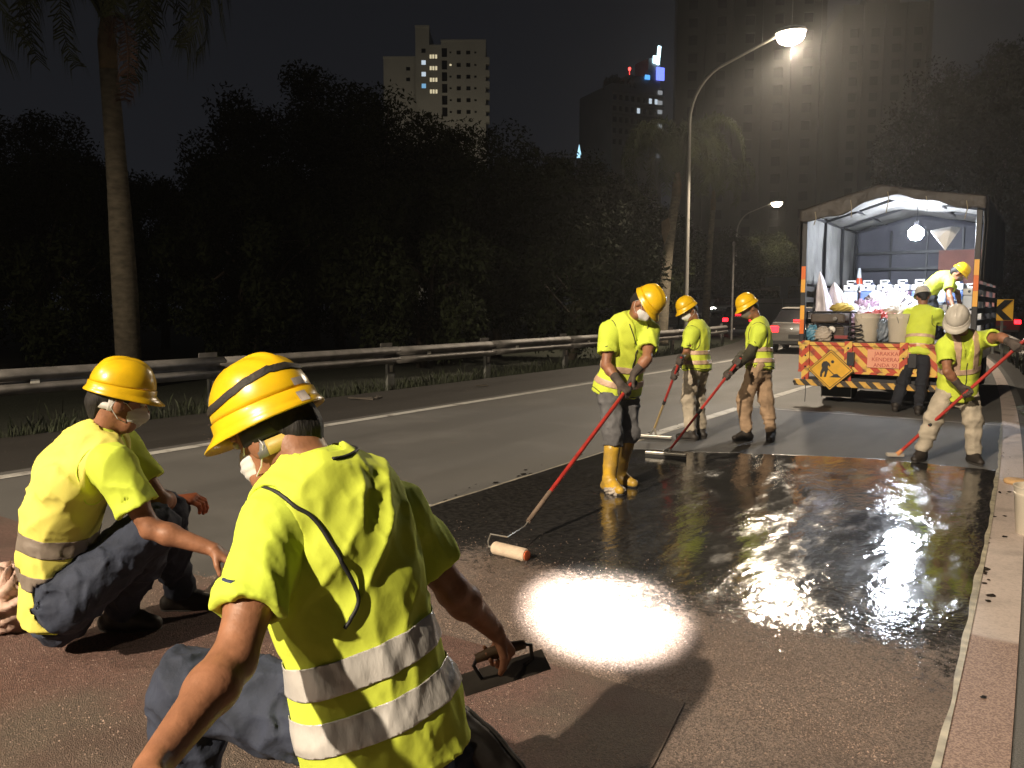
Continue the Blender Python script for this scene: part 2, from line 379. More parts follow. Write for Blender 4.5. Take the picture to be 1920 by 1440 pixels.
# ---------------------------------------------------------------- street lamps
M_pole = mat('lamp_pole', (.46, .44, .40), .45, metal=.4, nscale=2, var=.2)
def street_lamp(x, y, label, power, toward=1., z0=0., h=10.7, arm=3.5, light=True, cone=152, strength=50., aim=.9, aimy=0., blend=.45):
    r = empty('street_lamp', (x, y, z0), label=label, cat='street lamp', group='street lamps along the road')
    pts = [(0, 0, 0), (0, 0, 3), (0, 0, h-2.6)]; rad = [.10, .085, .065]
    for k in range(1, 9):
        a = k/8*R(78); pts.append((toward*1.7*(1-math.cos(a)), 0, h-2.6+1.9*math.sin(a))); rad.append(.06-.0015*k)
    ex = pts[-1]; pts.append((toward*(arm-.35), 0, h-.12)); rad.append(.04)
    MB().tube(pts, rad, 12).build('pole', M_pole, r, smooth=True)
    MB().box((0, 0, .02), (.34, .34, .04)).box((0, -.1, .75), (.012, .02, .5)).build('base_plate', M_pole, r)
    hd = MB().lathe((toward*arm, 0, h-.13), [(.02, .20), (.20, .18), (.34, .11), (.38, .02), (.36, .0)], 22)
    hd.v = [(toward*arm+(p[0]-toward*arm)*1.4, p[1], p[2]) for p in hd.v]
    hd.build('lamp_head', mat('lamp_housing', (.30, .30, .30), .5), r, smooth=True)
    bw = MB().lathe((toward*arm, 0, h-.13), [(.355, .0), (.35, -.14), (.29, -.27), (.16, -.36), (.01, -.385)], 22)
    bw.v = [(toward*arm+(p[0]-toward*arm)*1.3, p[1], p[2]) for p in bw.v]
    bw.build('lamp_glass', emitter('lamp_glow_%d' % int(strength), (1., .84, .62), strength), r, smooth=True)
    if light:
        spot('street_light', (x+toward*arm, y, z0+h-.60), (x+toward*(arm+aim), y+aimy, 0), power, WARM, cone, blend, .22)
    return r
street_lamp(-11.6, 28.0, 'tall grey street lamp with curved arm and glowing head behind the guard rail', 8500, strength=80., aim=6., cone=147, blend=.15)
street_lamp(1.6, -17.2, 'tall lamp mast on the right verge behind the camera, head tilted down the road', 50000, toward=-1., arm=4.6, h=13.6, cone=41, aimy=22., blend=.85)
street_lamp(-12.2, -8.0, 'tall curved-arm street lamp on the left verge behind the camera', 4200, aim=3., cone=165, blend=.2)
street_lamp(-25.0, 71.8, 'distant street lamp seen small just left of the truck canopy', 2500, strength=30., cone=140)

# ================================================================== TREES
M_bark = mat('bark', (.085, .065, .045), .9, nscale=5, var=.5, bump=.6, bscale=25, dist=.03, stretch=(1, 1, .3))
M_leaf = mat('tree_leaf', (.040, .048, .020), .9, nscale=1.1, var=.6, spec=.12)
M_leaf2 = mat('tree_leaf_dark', (.028, .036, .015), .9, nscale=1.3, var=.5, spec=.12)
def crown_mesh(seed, rx, rz, nclump, nleaf, ls, zc):
    rg = np.random.default_rng(seed); V = []; F = []
    C_ = []
    for i in range(nclump):
        d = rg.normal(size=3); d /= np.linalg.norm(d); d[2] = d[2]*.9+.1; rr = rg.uniform(.35, 1.0)**.5
        C_.append((np.array([d[0]*rx*rr, d[1]*rx*rr, zc+d[2]*rz*rr]), rg.uniform(.13, .27)*rx))
    n = nclump*nleaf
    c = np.repeat(np.array([q[0] for q in C_]), nleaf, 0); cr = np.repeat(np.array([q[1] for q in C_]), nleaf)
    d = rg.normal(size=(n, 3)); d /= np.linalg.norm(d, axis=1)[:, None]
    p = c + d*(cr*rg.uniform(.25, 1.0, n)**.4)[:, None]*np.array([1, 1, .8])
    p[:, 2] -= .15*rx*rg.uniform(0, 1, n)**3
    u = rg.normal(size=(n, 3)); u /= np.linalg.norm(u, axis=1)[:, None]; wv = np.cross(u, d+rg.normal(size=(n, 3))*.5); wv /= np.linalg.norm(wv, axis=1)[:, None]+1e-6
    s = ls*rg.uniform(.6, 1.35, n)[:, None]
    q = np.stack([p-u*s, p+wv*s*.42, p+u*s, p-wv*s*.42], 1).reshape(-1, 3)
    f = np.arange(4*n).reshape(-1, 4)
    me = bpy.data.meshes.new('crown'); me.from_pydata(q.tolist(), [], f.tolist()); return me, C_
def trunk_mesh(seed, h, r, C_):
    rg = np.random.default_rng(seed+50); b = MB(); top = Vector((rg.normal()*.3, rg.normal()*.3, h))
    pts = [Vector((0, 0, -.1)), Vector((rg.normal()*.1, rg.normal()*.1, h*.35)), Vector((rg.normal()*.25, rg.normal()*.25, h*.7)), top]
    b.tube(pts, [r*1.25, r, r*.75, r*.4], 9)
    for k in range(min(8, len(C_))):
        t = rg.uniform(.35, .95); i = int(t*3); a = pts[i].lerp(pts[min(i+1, 3)], t*3-i); c = Vector(C_[k][0])
        b.tube([a, a.lerp(c, .5)+Vector((0, 0, .3)), c], [r*.4, r*.25, r*.08], 6)
    me = bpy.data.meshes.new('trunk'); me.from_pydata(b.v, [], b.f); me.shade_smooth(); return me
kinds = []
for sd, rx, rz, nc, nl, ls, zc, tr in ((1, 3.6, 4.0, 150, 300, .085, 5.2, .22), (2, 4.6, 4.6, 200, 300, .09, 6.2, .30), (3, 3.0, 3.6, 130, 300, .08, 4.2, .18), (4, 2.5, 2.2, 80, 300, .075, 2.2, .12)):
    me, C_ = crown_mesh(sd, rx, rz, nc, nl, ls, zc); me.materials.append(M_leaf if sd % 2 else M_leaf2)
    tm = trunk_mesh(sd, zc, tr, C_); tm.materials.append(M_bark); kinds.append((me, tm))
def tree(kind, x, y, s, sz, label, group, rz=0., z=-.09):
    r = empty('broadleaf_tree', (x, y, z), rz, label, 'tree', group); r.scale = (s, s, sz)
    a = bpy.data.objects.new('crown', kinds[kind][0]); COL.objects.link(a); a.parent = r
    a = bpy.data.objects.new('trunk', kinds[kind][1]); COL.objects.link(a); a.parent = r
    return r
def img(px, dep):     # plan position seen at picture column px (of 1920) and distance dep
    u = (px-960)/1500*dep; return (u*math.cos(_th)-dep*math.sin(_th), u*math.sin(_th)+dep*math.cos(_th))
TL = 'trees beyond the left guard rail'; TR = 'trees behind the truck'
for i, (k, px, dep, s, sz, lab) in enumerate((
    (1, 585, 33, 1.0, .98, 'tallest dark tree, left of the pale apartment block'),
    (0, 715, 31, 1.08, 1.0, 'broad dark tree right under the pale apartment block'),
    (2, 445, 30, .95, .95, 'rounded dark tree between the tall palm and the tallest tree'),
    (0, 880, 32, 1.0, .93, 'dark tree whose crown covers the foot of the apartment block'),
    (2, 1000, 34, 1.1, 1.05, 'dark tree in the dip right of the apartment block'),
    (0, 1105, 38, 1.0, .90, 'dark tree below the lit blue point right of the apartment block'),
    (1, 70, 29, .82, .76, 'big dark tree at the left edge, left of the palm trunk'),
    (2, 310, 30, .82, .86, 'small dark tree just right of the palm trunk'),
    (0, -60, 24, .7, .66, 'dark tree cut by the left edge of the picture'),
    (2, 640, 24, .80, .80, 'low dark tree in front of the tallest tree'),
    (2, 930, 25, .78, .78, 'low dark tree behind the middle of the guard rail'),
    (3, 480, 21, 1.0, 1.2, 'dark bushy tree behind the kneeling man\'s helmet'),
    (3, 100, 20, 1.0, 1.15, 'dark bushy tree low at the far left'),
    (3, 790, 21, 1.0, 1.1, 'dark bushy tree low behind the middle rail posts'),
    (3, 1070, 24, 1.0, 1.1, 'dark bushy tree left of the first standing worker'),
    (2, 1185, 36, 1.0, .86, 'dark tree behind the left side of the drooping palm'))):
    x, y = img(px, dep); tree(k, x, y, s, sz, lab, TL, rz=i*1.3)
for i, (k, px, dep, s, sz, lab) in enumerate((
    (1, 1835, 66, 1.75, 2.0, 'tall dark tree right behind the truck canopy'),
    (0, 1945, 62, 2.0, 2.3, 'dark tree cut by the right edge of the picture'),
    (2, 1740, 60, 1.3, 1.4, 'dark tree seen above the middle of the canopy roof'),
    (3, 1925, 58, 1.6, 2.0, 'dark shrubby tree behind the yellow chevron sign'),
    (0, 1420, 75, 1.0, .9, 'dim tree behind the third lamp left of the truck'),
    (2, 1340, 62, 1.1, 1.0, 'dim tree behind the pole left of the truck'))):
    x, y = img(px, dep); tree(k, x, y, s, sz, lab, TR, rz=i*.9)
# ---------------------------------------------------------------- palms
M_palm = mat('palm_trunk', (.23, .195, .14), .85, nscale=7, var=.5, bump=.7, bscale=18, dist=.02, stretch=(.7, .7, 1.6))
M_frond = mat('palm_frond', (.10, .12, .045), .65, nscale=1.5, var=.5)
M_dead = mat('dead_frond', (.20, .12, .09), .8, nscale=3, var=.4)
M_sheath = mat('leaf_sheath', (.25, .18, .11), .8, nscale=4, var=.4)
def frond(L, droop, seed, lw=.028, ll=.75, nl=72, hang=1.6):
    rg = random.Random(seed); b = MB(); pts = []
    p = Vector((0, 0, 0)); a = R(66)
    for i in range(13):
        pts.append(p.copy()); p = p + Vector((math.cos(a), 0, math.sin(a)))*L/12; a -= droop/12*(.5+i/9)
    b.tube(pts, [.035*(1-i/14) for i in range(13)], 5)
    for i in range(nl):
        t = .12+.88*i/nl; k = min(int(t*12), 11); q = pts[k].lerp(pts[k+1], t*12-k); d = (pts[k+1]-pts[k]).normalized()
        for sgn in (-1, 1):
            l = ll*(1-.55*abs(t-.45))*rg.uniform(.8, 1.1)
            v = (Vector((0, sgn, 0))*.55+d*.5+Vector((0, 0, rg.uniform(-.1, .35)))).normalized(); e1 = q+v*l*.5
            v2 = (v*.5+Vector((0, 0, -hang))).normalized(); e2 = e1+v2*l*.6; s = d*lw
            b.add([q-s*.5, q+s*.5, e1+s*.6, e1-s*.6, e2], [(0, 1, 2, 3), (3, 2, 4)])
    return b
def palm(px, dep, lean, H_, r, nf, L, label, dead=1, seed=1, lab_tr=None):
    x, y = img(px, dep); R_ = empty('palm_tree', (x, y, -.09), 0, label, 'palm tree', 'palm trees')
    n = 22; pts = []; rad = []
    for i in range(n+1):
        t = i/n; pts.append((lean[0]*t*t, lean[1]*t*t, H_*t)); rad.append(r*(1.22-.35*t+.14*math.exp(-((t-.35)/.25)**2)-(.0 if t > .06 else -.25*(1-t/.06)))*(1+.012*(i % 2)))
    MB().tube(pts, rad, 16).build('trunk', M_palm, R_, smooth='all')
    MB().tube([(lean[0], lean[1], H_-.05), (lean[0]*1.05, lean[1]*1.05, H_+.5), (lean[0]*1.1, lean[1]*1.1, H_+1.0)], [r*.85, r*.9, r*.45], 12).build('crown_shaft', M_sheath, R_, smooth='all')
    top = Vector((lean[0]*1.08, lean[1]*1.08, H_+.8)); rg = random.Random(seed)
    protos = [frond(L, R(d), s_) for d, s_ in ((150, 1), (185, 2), (205, 3))]
    mes = []
    for b in protos:
        me = bpy.data.meshes.new('frond'); me.from_pydata(b.v, [], b.f); me.materials.append(M_frond); mes.append(me)
    for i in range(nf):
        o = bpy.data.objects.new('frond', mes[i % 3]); COL.objects.link(o); o.parent = R_; o.location = top
        o.rotation_euler = (rg.uniform(-.15, .15), rg.uniform(-.25, .2), i*2.39996+rg.uniform(-.2, .2)); s = rg.uniform(.85, 1.1); o.scale = (s*.74, s*.85, s*1.22)
    for i in range(dead):
        b = frond(L*.85, R(230), 9+i, ll=.4); o = b.build('dead_frond', M_dead, R_); o.location = top-Vector((0, 0, .5)); o.rotation_euler = (0, .55, -.35+i*2.6)
    return R_
palm(240, 15.5, (-.10, -.07), 6.0, .185, 30, 4.4, 'tall palm with thick mottled trunk at the upper left', seed=3)
pm = palm(1240, 33, (.40, .28), 6.0, .21, 28, 4.6, 'palm with long drooping fronds left of the tall street lamp', dead=0, seed=5)
b = MB().add([(.02, -.22, 5.0), (.32, -.2, 5.15), (.40, -.18, 4.75), (.18, -.25, 4.1), (.05, -.24, 4.5)], [(0, 1, 2, 3, 4)]).build('torn_sheath', M_sheath, pm); md = b.modifiers.new('s', 'SOLIDIFY'); md.thickness = .04
palm(1322, 40, (.2, .1), 6.3, .15, 12, 3.6, 'thinner palm standing right of the tall street lamp', dead=0, seed=8)

# ================================================================== FAR BUILDINGS
def facade(b, w_, z0, z1, y, holes, rec=.35, x0=0.):
    """wall in plane y with recessed openings (x,z,w,h)"""
    xs = sorted({x0, x0+w_} | {round(v, 3) for h in holes for v in (h[0]-h[2]/2, h[0]+h[2]/2)}); zs = sorted({z0, z1} | {round(v, 3) for h in holes for v in (h[1]-h[3]/2, h[1]+h[3]/2)})
    def hole(x, z): return any(abs(x-h[0]) < h[2]/2 and abs(z-h[1]) < h[3]/2 for h in holes)
    for i in range(len(xs)-1):
        for j in range(len(zs)-1):
            if not hole((xs[i]+xs[i+1])/2, (zs[j]+zs[j+1])/2):
                b.add([(xs[i], y, zs[j]), (xs[i+1], y, zs[j]), (xs[i+1], y, zs[j+1]), (xs[i], y, zs[j+1])], [(0, 1, 2, 3)])
    for x, z, a, c in holes:
        l, r_, d, u = x-a/2, x+a/2, z-c/2, z+c/2
        b.add([(l, y, d), (r_, y, d), (r_, y, u), (l, y, u), (l, y+rec, d), (r_, y+rec, d), (r_, y+rec, u), (l, y+rec, u)], [(0, 1, 5, 4), (1, 2, 6, 5), (2, 3, 7, 6), (3, 0, 4, 7)])
def shell(b, x0, x1, y0, y1, z0, z1):
    b.add([(x0, y0, z0), (x0, y1, z0), (x1, y1, z0), (x1, y0, z0), (x0, y0, z1), (x0, y1, z1), (x1, y1, z1), (x1, y0, z1)], [(0, 4, 5, 1), (1, 5, 6, 2), (2, 6, 7, 3), (4, 7, 6, 5)])
M_apt = mat('apartment_wall', (.46, .45, .41), .85, nscale=.25, var=.15)
M_dark = mat('dark_window', (.015, .015, .018), .15)
M_litw = emitter('lit_window_warm', (1., .86, .55), .75); M_litb = emitter('lit_window_cool', (.75, .88, 1.), .8); M_litc = emitter('lit_window_blue', (.3, .65, 1.), .7)
x, y = img(725, 130); ang = math.atan2(x, -y)   # unused helper
ap = empty('apartment_block', (*img(725, 131), -.09), R(34.7), 'pale apartment block with lit windows above the trees', 'building')
k = .0867
def AX(zx): return (700+zx/6.546-725)*k
def AZ(zy): return 51.1-.0863*(40+zy/6.546)
W_ = []
for zy in (625, 750): W_.append(('l', AX(460), AZ(zy), .66, .62, M_dark))
for zy, mm in ((435, M_dark), (572, M_litb), (708, M_litb), (845, M_litc)): W_.append(('t', AX(655), AZ(zy), .70, .74, mm))
for zy in (497, 632, 768, 905):
    for dx in (-32, 0, 34): W_.append(('m', AX(770+dx), AZ(zy), .34, .68, M_litw))
for zy in (455, 600, 737, 873, 1012, 1150):
    for zx, s in ((977, .34), (1075, .66), (1190, .66), (1275, .36)):
        W_.append(('r', AX(zx), AZ(zy), s, s*1.02, M_litw if (zx == 977 and zy == 600) else M_dark))
    W_.append(('r', AX(905), AZ(zy), .85, 1.45, M_dark))
for nm, zx0, zx1, ztop, yy in (('l', 165, 560, 505, .9), ('t', 560, 725, 165, 0.), ('m', 725, 865, 385, .25), ('r', 865, 1400, 330, 0.)):
    b = MB(); x0, x1 = AX(zx0), AX(zx1); zt = AZ(ztop)
    facade(b, x1-x0, 0, zt, yy, [(q[1], q[2], q[3], q[4]) for q in W_ if q[0] == nm], .3, x0); shell(b, x0, x1, yy, 14, 0, zt)
    b.box(((x0+x1)/2, yy+.05, zt+.12), (x1-x0+.1, .3, .3))
    b.build('wall', M_apt, ap)
    for q in W_:
        if q[0] == nm: MB().box((q[1], yy+.26, q[2]), (q[3]-.02, .04, q[4]-.02)).build('window', q[5], ap)
for zy in (490, 640, 770, 905, 1050, 1180): MB().box((AX(1415), .6, AZ(zy+60)), (.75, 1.6, .95)).build('balcony', M_apt, ap)
for px, sd_ in ((690, 'left wing'), (800, 'stair tower'), (905, 'right wing')):
    lx, ly = img(px, 106); street_lamp(lx, ly, 'unseen lamp added behind the trees to brighten the %s of the apartment block' % sd_, 0, light=False, strength=8.)
    spot('added_facade_light', (lx-.6, ly+.6, 10.2), (*img(px+10, 131), 36), 2300, (1., .86, .62), 150, .6, .3)  # unseen lamps and upward spots added to brighten the apartment facade
# hotel with neon
M_hot = mat('hotel_wall', (.30, .30, .30), .8, nscale=.2, var=.2)
ho = empty('hotel_building', (*img(1142, 196), -.09), R(34.7+24), 'dim hotel with planted roof and blue neon tower', 'building'); ho.scale = (.82, 1, 1)
hl = [(1.0+i*2.05, 41+j*2.6, 1.2, 1.3) for i in range(8) for j in range(5)]
b = MB(); facade(b, 17.6, 0, 54.5, 0, hl, .3); shell(b, 0, 17.6, 0, 16, 0, 54.5); b.build('wall', M_hot, ho)
for i, q in enumerate(hl): MB().box((q[0], .26, q[1]), (1.15, .04, 1.25)).build('window', M_litb if i in (34, 39, 23) else M_dark, ho)
for z in (42.3, 44.9, 47.5, 50.1, 52.7): MB().box((8.8, -.2, z), (17.9, .5, .22)).build('ledge', M_hot, ho)
MB().box((14.4, 3, 58), (4.2, 6, 7)).box((9.5, 3, 55.6), (8, 6, 2.6)).build('penthouse', M_hot, ho)
MB().box((16.3, -.3, 58.0), (2.6, .4, 3.0)).build('neon_box', emitter('neon_blue', (.16, .22, 1.), 2.2), ho)
MB().box((15.6, -.3, 62.3), (.9, .4, 4.4), ry=.12).box((14.6, -.3, 61.2), (1.7, .4, 1.7)).build('neon_sign', emitter('neon_white', (.62, .9, 1.), 4.), ho)
MB().box((11.8, -.3, 56.8), (1.6, .3, 1.0)).build('neon_strip', emitter('neon_azure', (.1, .4, 1.), 1.6), ho)
MB().lathe((6.6, 1, 58.6), [(.02, -3.0), (.06, -.35), (.3, -.3), (.38, 0), (.3, .3), (.02, .38)], 10).build('beacon', emitter('beacon_red', (1., .06, .05), 6.), ho)
for z in (53.6, 51.2, 49, 45.6, 38.5): MB().box((16.4, -.25, z), (1.5, .2, .9)).build('lit_sign_panel', emitter('panel_grey', (.8, .85, .9), .35), ho)
V_ = crown_mesh(31, 7.5, 1.3, 30, 70, .5, 0)[0]; V_.materials.append(M_leaf2)
o = link('roof_garden', V_, None, ho); o.location = (7, 3, 55.4); o.scale = (1, .4, 1)
# dark residential towers
M_tow = mat('tower_wall', (.06, .058, .052), .85, nscale=.15, var=.2)
win_me = None
for px0, dep, wd, ht, cols, lab in ((1262, 150, 25, 62, 5, 'wide unlit tower block behind the glowing street lamp'), (1560, 165, 16, 61, 4, 'dark narrow tower block rising above the truck canopy')):
    t = empty('tower_block', (*img(px0, dep), -.09), R(34.7-8), lab, 'building')
    hs = [((i+.5)*wd/cols, 6+j*3.1, 1.6, 1.7) for i in range(cols) for j in range(int((ht-8)/3.1))]
    b = MB(); facade(b, wd, 0, ht, 0, hs, .4); shell(b, 0, wd, 0, 15, 0, ht)
    for i in range(cols+1): b.box((i*wd/cols, -.3, ht/2), (.8, .59, ht-.2))
    b.build('wall', M_tow, t)
    MB().box((wd/2, 6, ht+1.5), (wd*.4, 6, 3)).build('roof_house', M_tow, t)
    me = MB().box((0, 0, 0), (1.58, .04, 1.68)).build('window', M_dark, t); me.location = (hs[0][0], .34, hs[0][1])
    for q in hs[1:]:
        c = bpy.data.objects.new('window', me.data); COL.objects.link(c); c.parent = t; c.location = (q[0], .34, q[1])
# blue-lit spire beyond the trees
sp = empty('lit_spire', (*img(1083, 190), 0), 0, 'small blue-white lit spire right of the apartment block', 'tower')
MB().lathe((0, 0, 0), [(1.5, 0), (1.5, 30), (.6, 33), (.6, 35.8)], 8).build('shaft', M_tow, sp)
MB().lathe((0, 0, 0), [(.55, 35.8), (.5, 36.8), (.28, 37.6), (.05, 38.9)], 8).build('lit_tip', emitter('spire_glow', (.45, .8, 1.), 1.6), sp)
# ================================================================== ROADS FAR OFF
M_conc = mat('concrete', (.30, .29, .27), .85, nscale=.6, var=.3)
fa, fb = Vector((*img(1215, 62), 0)), Vector((*img(1560, 58), 0))
tag(MB().add([(*img(1150, 44), -.03), (*img(1560, 40), -.03), (*img(1620, 120), -.03), (*img(1180, 120), -.03)], [(0, 1, 2, 3)]).build('far_road', M_asph), kind='structure')
rampo = MB().bar(fa+Vector((0, 0, .85)), fb+Vector((0, 0, .85)), .35, 1.7).bar(fa+Vector((0, 0, 1.85)), fb+Vector((0, 0, 1.95)), .5, .35); tag(rampo.build('flyover_ramp', M_conc), 'low concrete flyover ramp crossing behind the palms', 'ramp')
o = MB()
for px, z in ((1250, 2.9), (1560, 2.9)): o.bar((*img(px, 61), 0), (*img(px, 61), z), .12)
o.bar((*img(1250, 61), 2.85), (*img(1560, 61), 2.85), .14, .2); tag(o.build('sign_gantry', M_gal), 'thin grey gantry rail left of the truck', 'gantry')
sg = empty('road_sign', (*img(1466, 52), 0), R(34.7), 'grey back of a small road sign left of the truck', 'sign')
MB().box((0, 0, 2.3), (.09, .09, 2.6)).build('post', M_post, sg); MB().box((-.1, -.06, 3.1), (2.2, .04, .55)).box((0, -.09, 2.45), (.5, .03, .9)).build('board', mat('sign_back', (.22, .24, .25), .5, metal=.3), sg)
tag(MB().tube([(*img(1371, 36), 0), (*img(1371, 36), 4.2)], .045, 8).lathe((*img(1371, 36), 4.2), [(.07, 0), (.07, .14), (.01, .2)], 8).build('sign_pole', M_gal), 'thin bare steel pole between two yellow-helmeted workers', 'pole')
mb_ = empty('median_barrier', (0, 0, 0), 0, 'pale barrier beams beyond the palms, left of the second worker', 'barrier')
for z in (.55, .98):
    MB().bar((*img(1180, 47), z), (*img(1330, 52), z), .12, .26).build('beam', mat('pale_beam', (.62, .60, .56), .5), mb_)
for px in (1190, 1230, 1270, 1310): MB().bar((*img(px, 48.8), 0), (*img(px, 48.8), 1.0), .14).build('post', M_post, mb_)
# ---------------------------------------------------------------- cars
M_glass = mat('car_glass', (.01, .01, .012), .06); M_tyre = mat('tyre', (.018, .018, .018), .8); M_rim = mat('rim', (.4, .4, .42), .35, metal=.8)
M_tail = emitter('tail_light', (1., .012, .02), 7.); M_head = emitter('head_light', (1., .97, .9), 60.); M_plate = mat('plate', (.02, .02, .02), .4)
def car(loc, rz, body, label, head=False, tail=True):
    """+y is the front; cross-sections lofted along the length"""
    r = empty('car', loc, rz, label, 'car', 'cars on the far carriageways')
    st = [(-2.15, .42, .80, .78), (-2.1, .30, .98, .84), (-1.5, .24, 1.02, .88), (0, .22, .96, .89), (1.3, .24, .90, .87), (1.95, .30, .74, .80), (2.15, .40, .62, .70)]
    b = MB(); V = []; F = []
    for y, z0, z1, hw in st:
        V += [(-hw*.95, y, z0), (-hw, y, z0+.2), (-hw*.98, y, z1-.12), (-hw*.88, y, z1), (hw*.88, y, z1), (hw*.98, y, z1-.12), (hw, y, z0+.2), (hw*.95, y, z0)]
    for i in range(len(st)-1):
        for k in range(8): F.append((i*8+k, i*8+(k+1) % 8, (i+1)*8+(k+1) % 8, (i+1)*8+k))
    F += [tuple(range(7, -1, -1)), tuple(range((len(st)-1)*8, len(st)*8))]
    b.add(V, F).build('body', mat('car_paint_'+body[0], body[1], .25, coat=.6), r, smooth=True, bevel=.02)
    gV = [(-.80, -1.75, .99), (.80, -1.75, .99), (.80, 1.0, .95), (-.80, 1.0, .95), (-.62, -1.15, 1.44), (.62, -1.15, 1.44), (.62, .25, 1.44), (-.62, .25, 1.44)]
    MB().add(gV, [(0, 1, 5, 4), (1, 2, 6, 5), (2, 3, 7, 6), (3, 0, 4, 7)]).build('windows', M_glass, r)
    MB().add([(-.64, -1.2, 1.44), (.64, -1.2, 1.44), (.64, .3, 1.44), (-.64, .3, 1.44), (-.55, -1.0, 1.49), (.55, -1.0, 1.49), (.55, .1, 1.49), (-.55, .1, 1.49)], [(4, 5, 6, 7), (0, 1, 5, 4), (1, 2, 6, 5), (2, 3, 7, 6), (3, 0, 4, 7)]).build('roof', MATS['car_paint_'+body[0]], r)
    for sx_ in (-1, 1):
        for yy in (-1.3, 1.35):
            wq = MB().lathe((sx_*.80, yy, .31), [(.20, -.10), (.30, -.10), (.315, -.05), (.315, .05), (.30, .10), (.20, .10)], 18, axis=(1, 0, 0)).build('wheel', M_tyre, r, smooth=True)
            MB().lathe((sx_*.86, yy, .31), [(.02, -.04), (.20, -.03), (.21, .03), (.02, .045)], 14, axis=(1, 0, 0)).build('rim', M_rim, wq)
        MB().box((sx_*.70, -2.11, .78), (.30, .10, .20)).build('tail_light', M_tail if tail else mat('tail_off', (.3, .02, .02), .3), r, bevel=.03)
        MB().box((sx_*.62, 2.06, .62), (.34, .14, .15)).build('headlight', M_head if head else mat('lens_off', (.5, .5, .5), .2), r, bevel=.03)
        MB().box((sx_*.95, .72, 1.0), (.16, .10, .11)).build('mirror', MATS['car_paint_'+body[0]], r)
    MB().box((0, -2.17, .55), (.5, .02, .13)).build('number_plate', M_plate, r)
    MB().box((0, -2.12, .36), (1.5, .12, .10)).build('bumper', M_plate, r)
    if tail: MB().box((0, -1.68, 1.06), (.34, .03, .05)).build('brake_light', M_tail, r)
    return r
x, y = img(1468, 25.6); car((x+.1, y+2.2, 0), R(8), ('silver', (.30, .285, .26)), 'silver car with lit left tail light passing beside the truck')
x, y = img(1382, 46); car((x, y, 0), R(20), ('black', (.03, .03, .035)), 'dark car with red tail lights between two yellow-helmeted workers')
x, y = img(1362, 58); car((x, y, .75), R(190), ('grey', (.3, .3, .3)), 'oncoming car with white headlights on the ramp', head=True, tail=False)
x, y = img(1853, 40); car((x, y, 0), R(16), ('red', (.12, .02, .02)), 'car with red tail lights far ahead, right of the truck')

# ================================================================== THE WORK TRUCK
def stripes(name, c1, c2, k, slope=1.):
    m, n, b = nodes_of(name); co = n.nodes.new('ShaderNodeTexCoord').outputs['Object']
    s = n.nodes.new('ShaderNodeSeparateXYZ'); n.links.new(co, s.inputs[0])
    t = math_(n, 'FRACT', math_(n, 'MULTIPLY', math_(n, 'ADD', s.outputs[0], math_(n, 'MULTIPLY', s.outputs[2], slope)), k))
    g = noise(n, co, 9, 5); f = noise(n, co, 40, 4)
    c = mixc(n, math_(n, 'GREATER_THAN', t, .5), c1, c2)
    c = mixc(n, math_(n, 'MULTIPLY', smooth(n, g, .5, .72), .75), c, (.05, .03, .02))
    c = mixc(n, math_(n, 'MULTIPLY', smooth(n, f, .6, .8), .5), c, (.45, .35, .22))
    n.links.new(c, b.inputs['Base Color']); b.inputs['Roughness'].default_value = .5; return m
M_strR = stripes('stripe_red_yellow', (.48, .055, .02), (.72, .45, .08), 4.6)
M_strL = stripes('stripe_red_yellow_back', (.48, .055, .02), (.72, .45, .08), 4.6, -1.)
M_strB = stripes('stripe_black_yellow', (.03, .022, .015), (.62, .36, .06), 5.2)
M_frame = mat('truck_frame', (.022, .022, .026), .5, metal=.2, nscale=5, var=.4)
M_canv = mat('canvas', (.165, .16, .155), .75, nscale=2.2, var=.5, bump=.4, bscale=6, dist=.05)
M_canvo = mat('canvas_roof', (.040, .032, .026), .6, nscale=2.2, var=.5, bump=.5, bscale=9, dist=.05)
M_bulk = mat('bulkhead_sheet', (.075, .075, .095), .7, nscale=1.5, var=.35, bump=.2, bscale=5, dist=.04)
M_white = mat('white_plastic', (.72, .70, .66), .4)
tk = empty('work_truck', (-2.23, 12.85, 0), 0, 'canvas-topped work truck with red and yellow striped tailgate', 'truck')
Wd = 1.19; BL = 3.65
MB().box((0, BL/2, .94), (2*Wd, BL, .06)).build('cargo_floor', mat('floor_ply', (.12, .09, .06), .8, nscale=3, var=.5), tk)
MB().box((-.42, BL/2+.9, .72), (.10, BL+2.0, .20)).box((.42, BL/2+.9, .72), (.10, BL+2.0, .20)).box((0, .12, .70), (2.2, .1, .14)).box((0, 1.2, .85), (2.2, .08, .1)).box((0, 2.6, .85), (2.2, .08, .1)).build('chassis', M_frame, tk)
# tailgate, three striped panels between uprights
tg = MB().box((0, -.022, .72), (2*Wd, .04, .46)).build('tailgate', M_strR, tk, bevel=.006)
for x in (-1.08, -.46, .30, 1.02): MB().box((x, -.062, .63), (.11, .04, .70)).build('upright', M_strL, tg, bevel=.004)
MB().box((0, -.056, .935), (2*Wd+.02, .026, .05)).build('top_rail', M_strR, tg)
MB().box((0, -.054, .51), (2*Wd, .02, .035)).build('bottom_rail', M_strL, tg)
for x in (-1.08, -.46, .30, 1.02):
    for z in (.40, .58, .75, .88): MB().lathe((x, -.083, z), [(.014, 0), (.014, .006), (.008, .012)], 8, axis=(0, -1, 0)).build('bolt', M_frame, tg)
MB().box((-.05, -.10, .335), (2.36, .08, .095)).build('rear_bumper', M_strB, tk, bevel=.008)
MB().box((0, -.02, .40), (2.2, .06, .05)).build('bumper_bracket', M_frame, tk)
MB().lathe((-1.22, -.16, .34), [(.02, 0), (.03, .03), (.02, .06)], 8, axis=(0, 1, 0)).build('tow_hook', M_frame, tk)
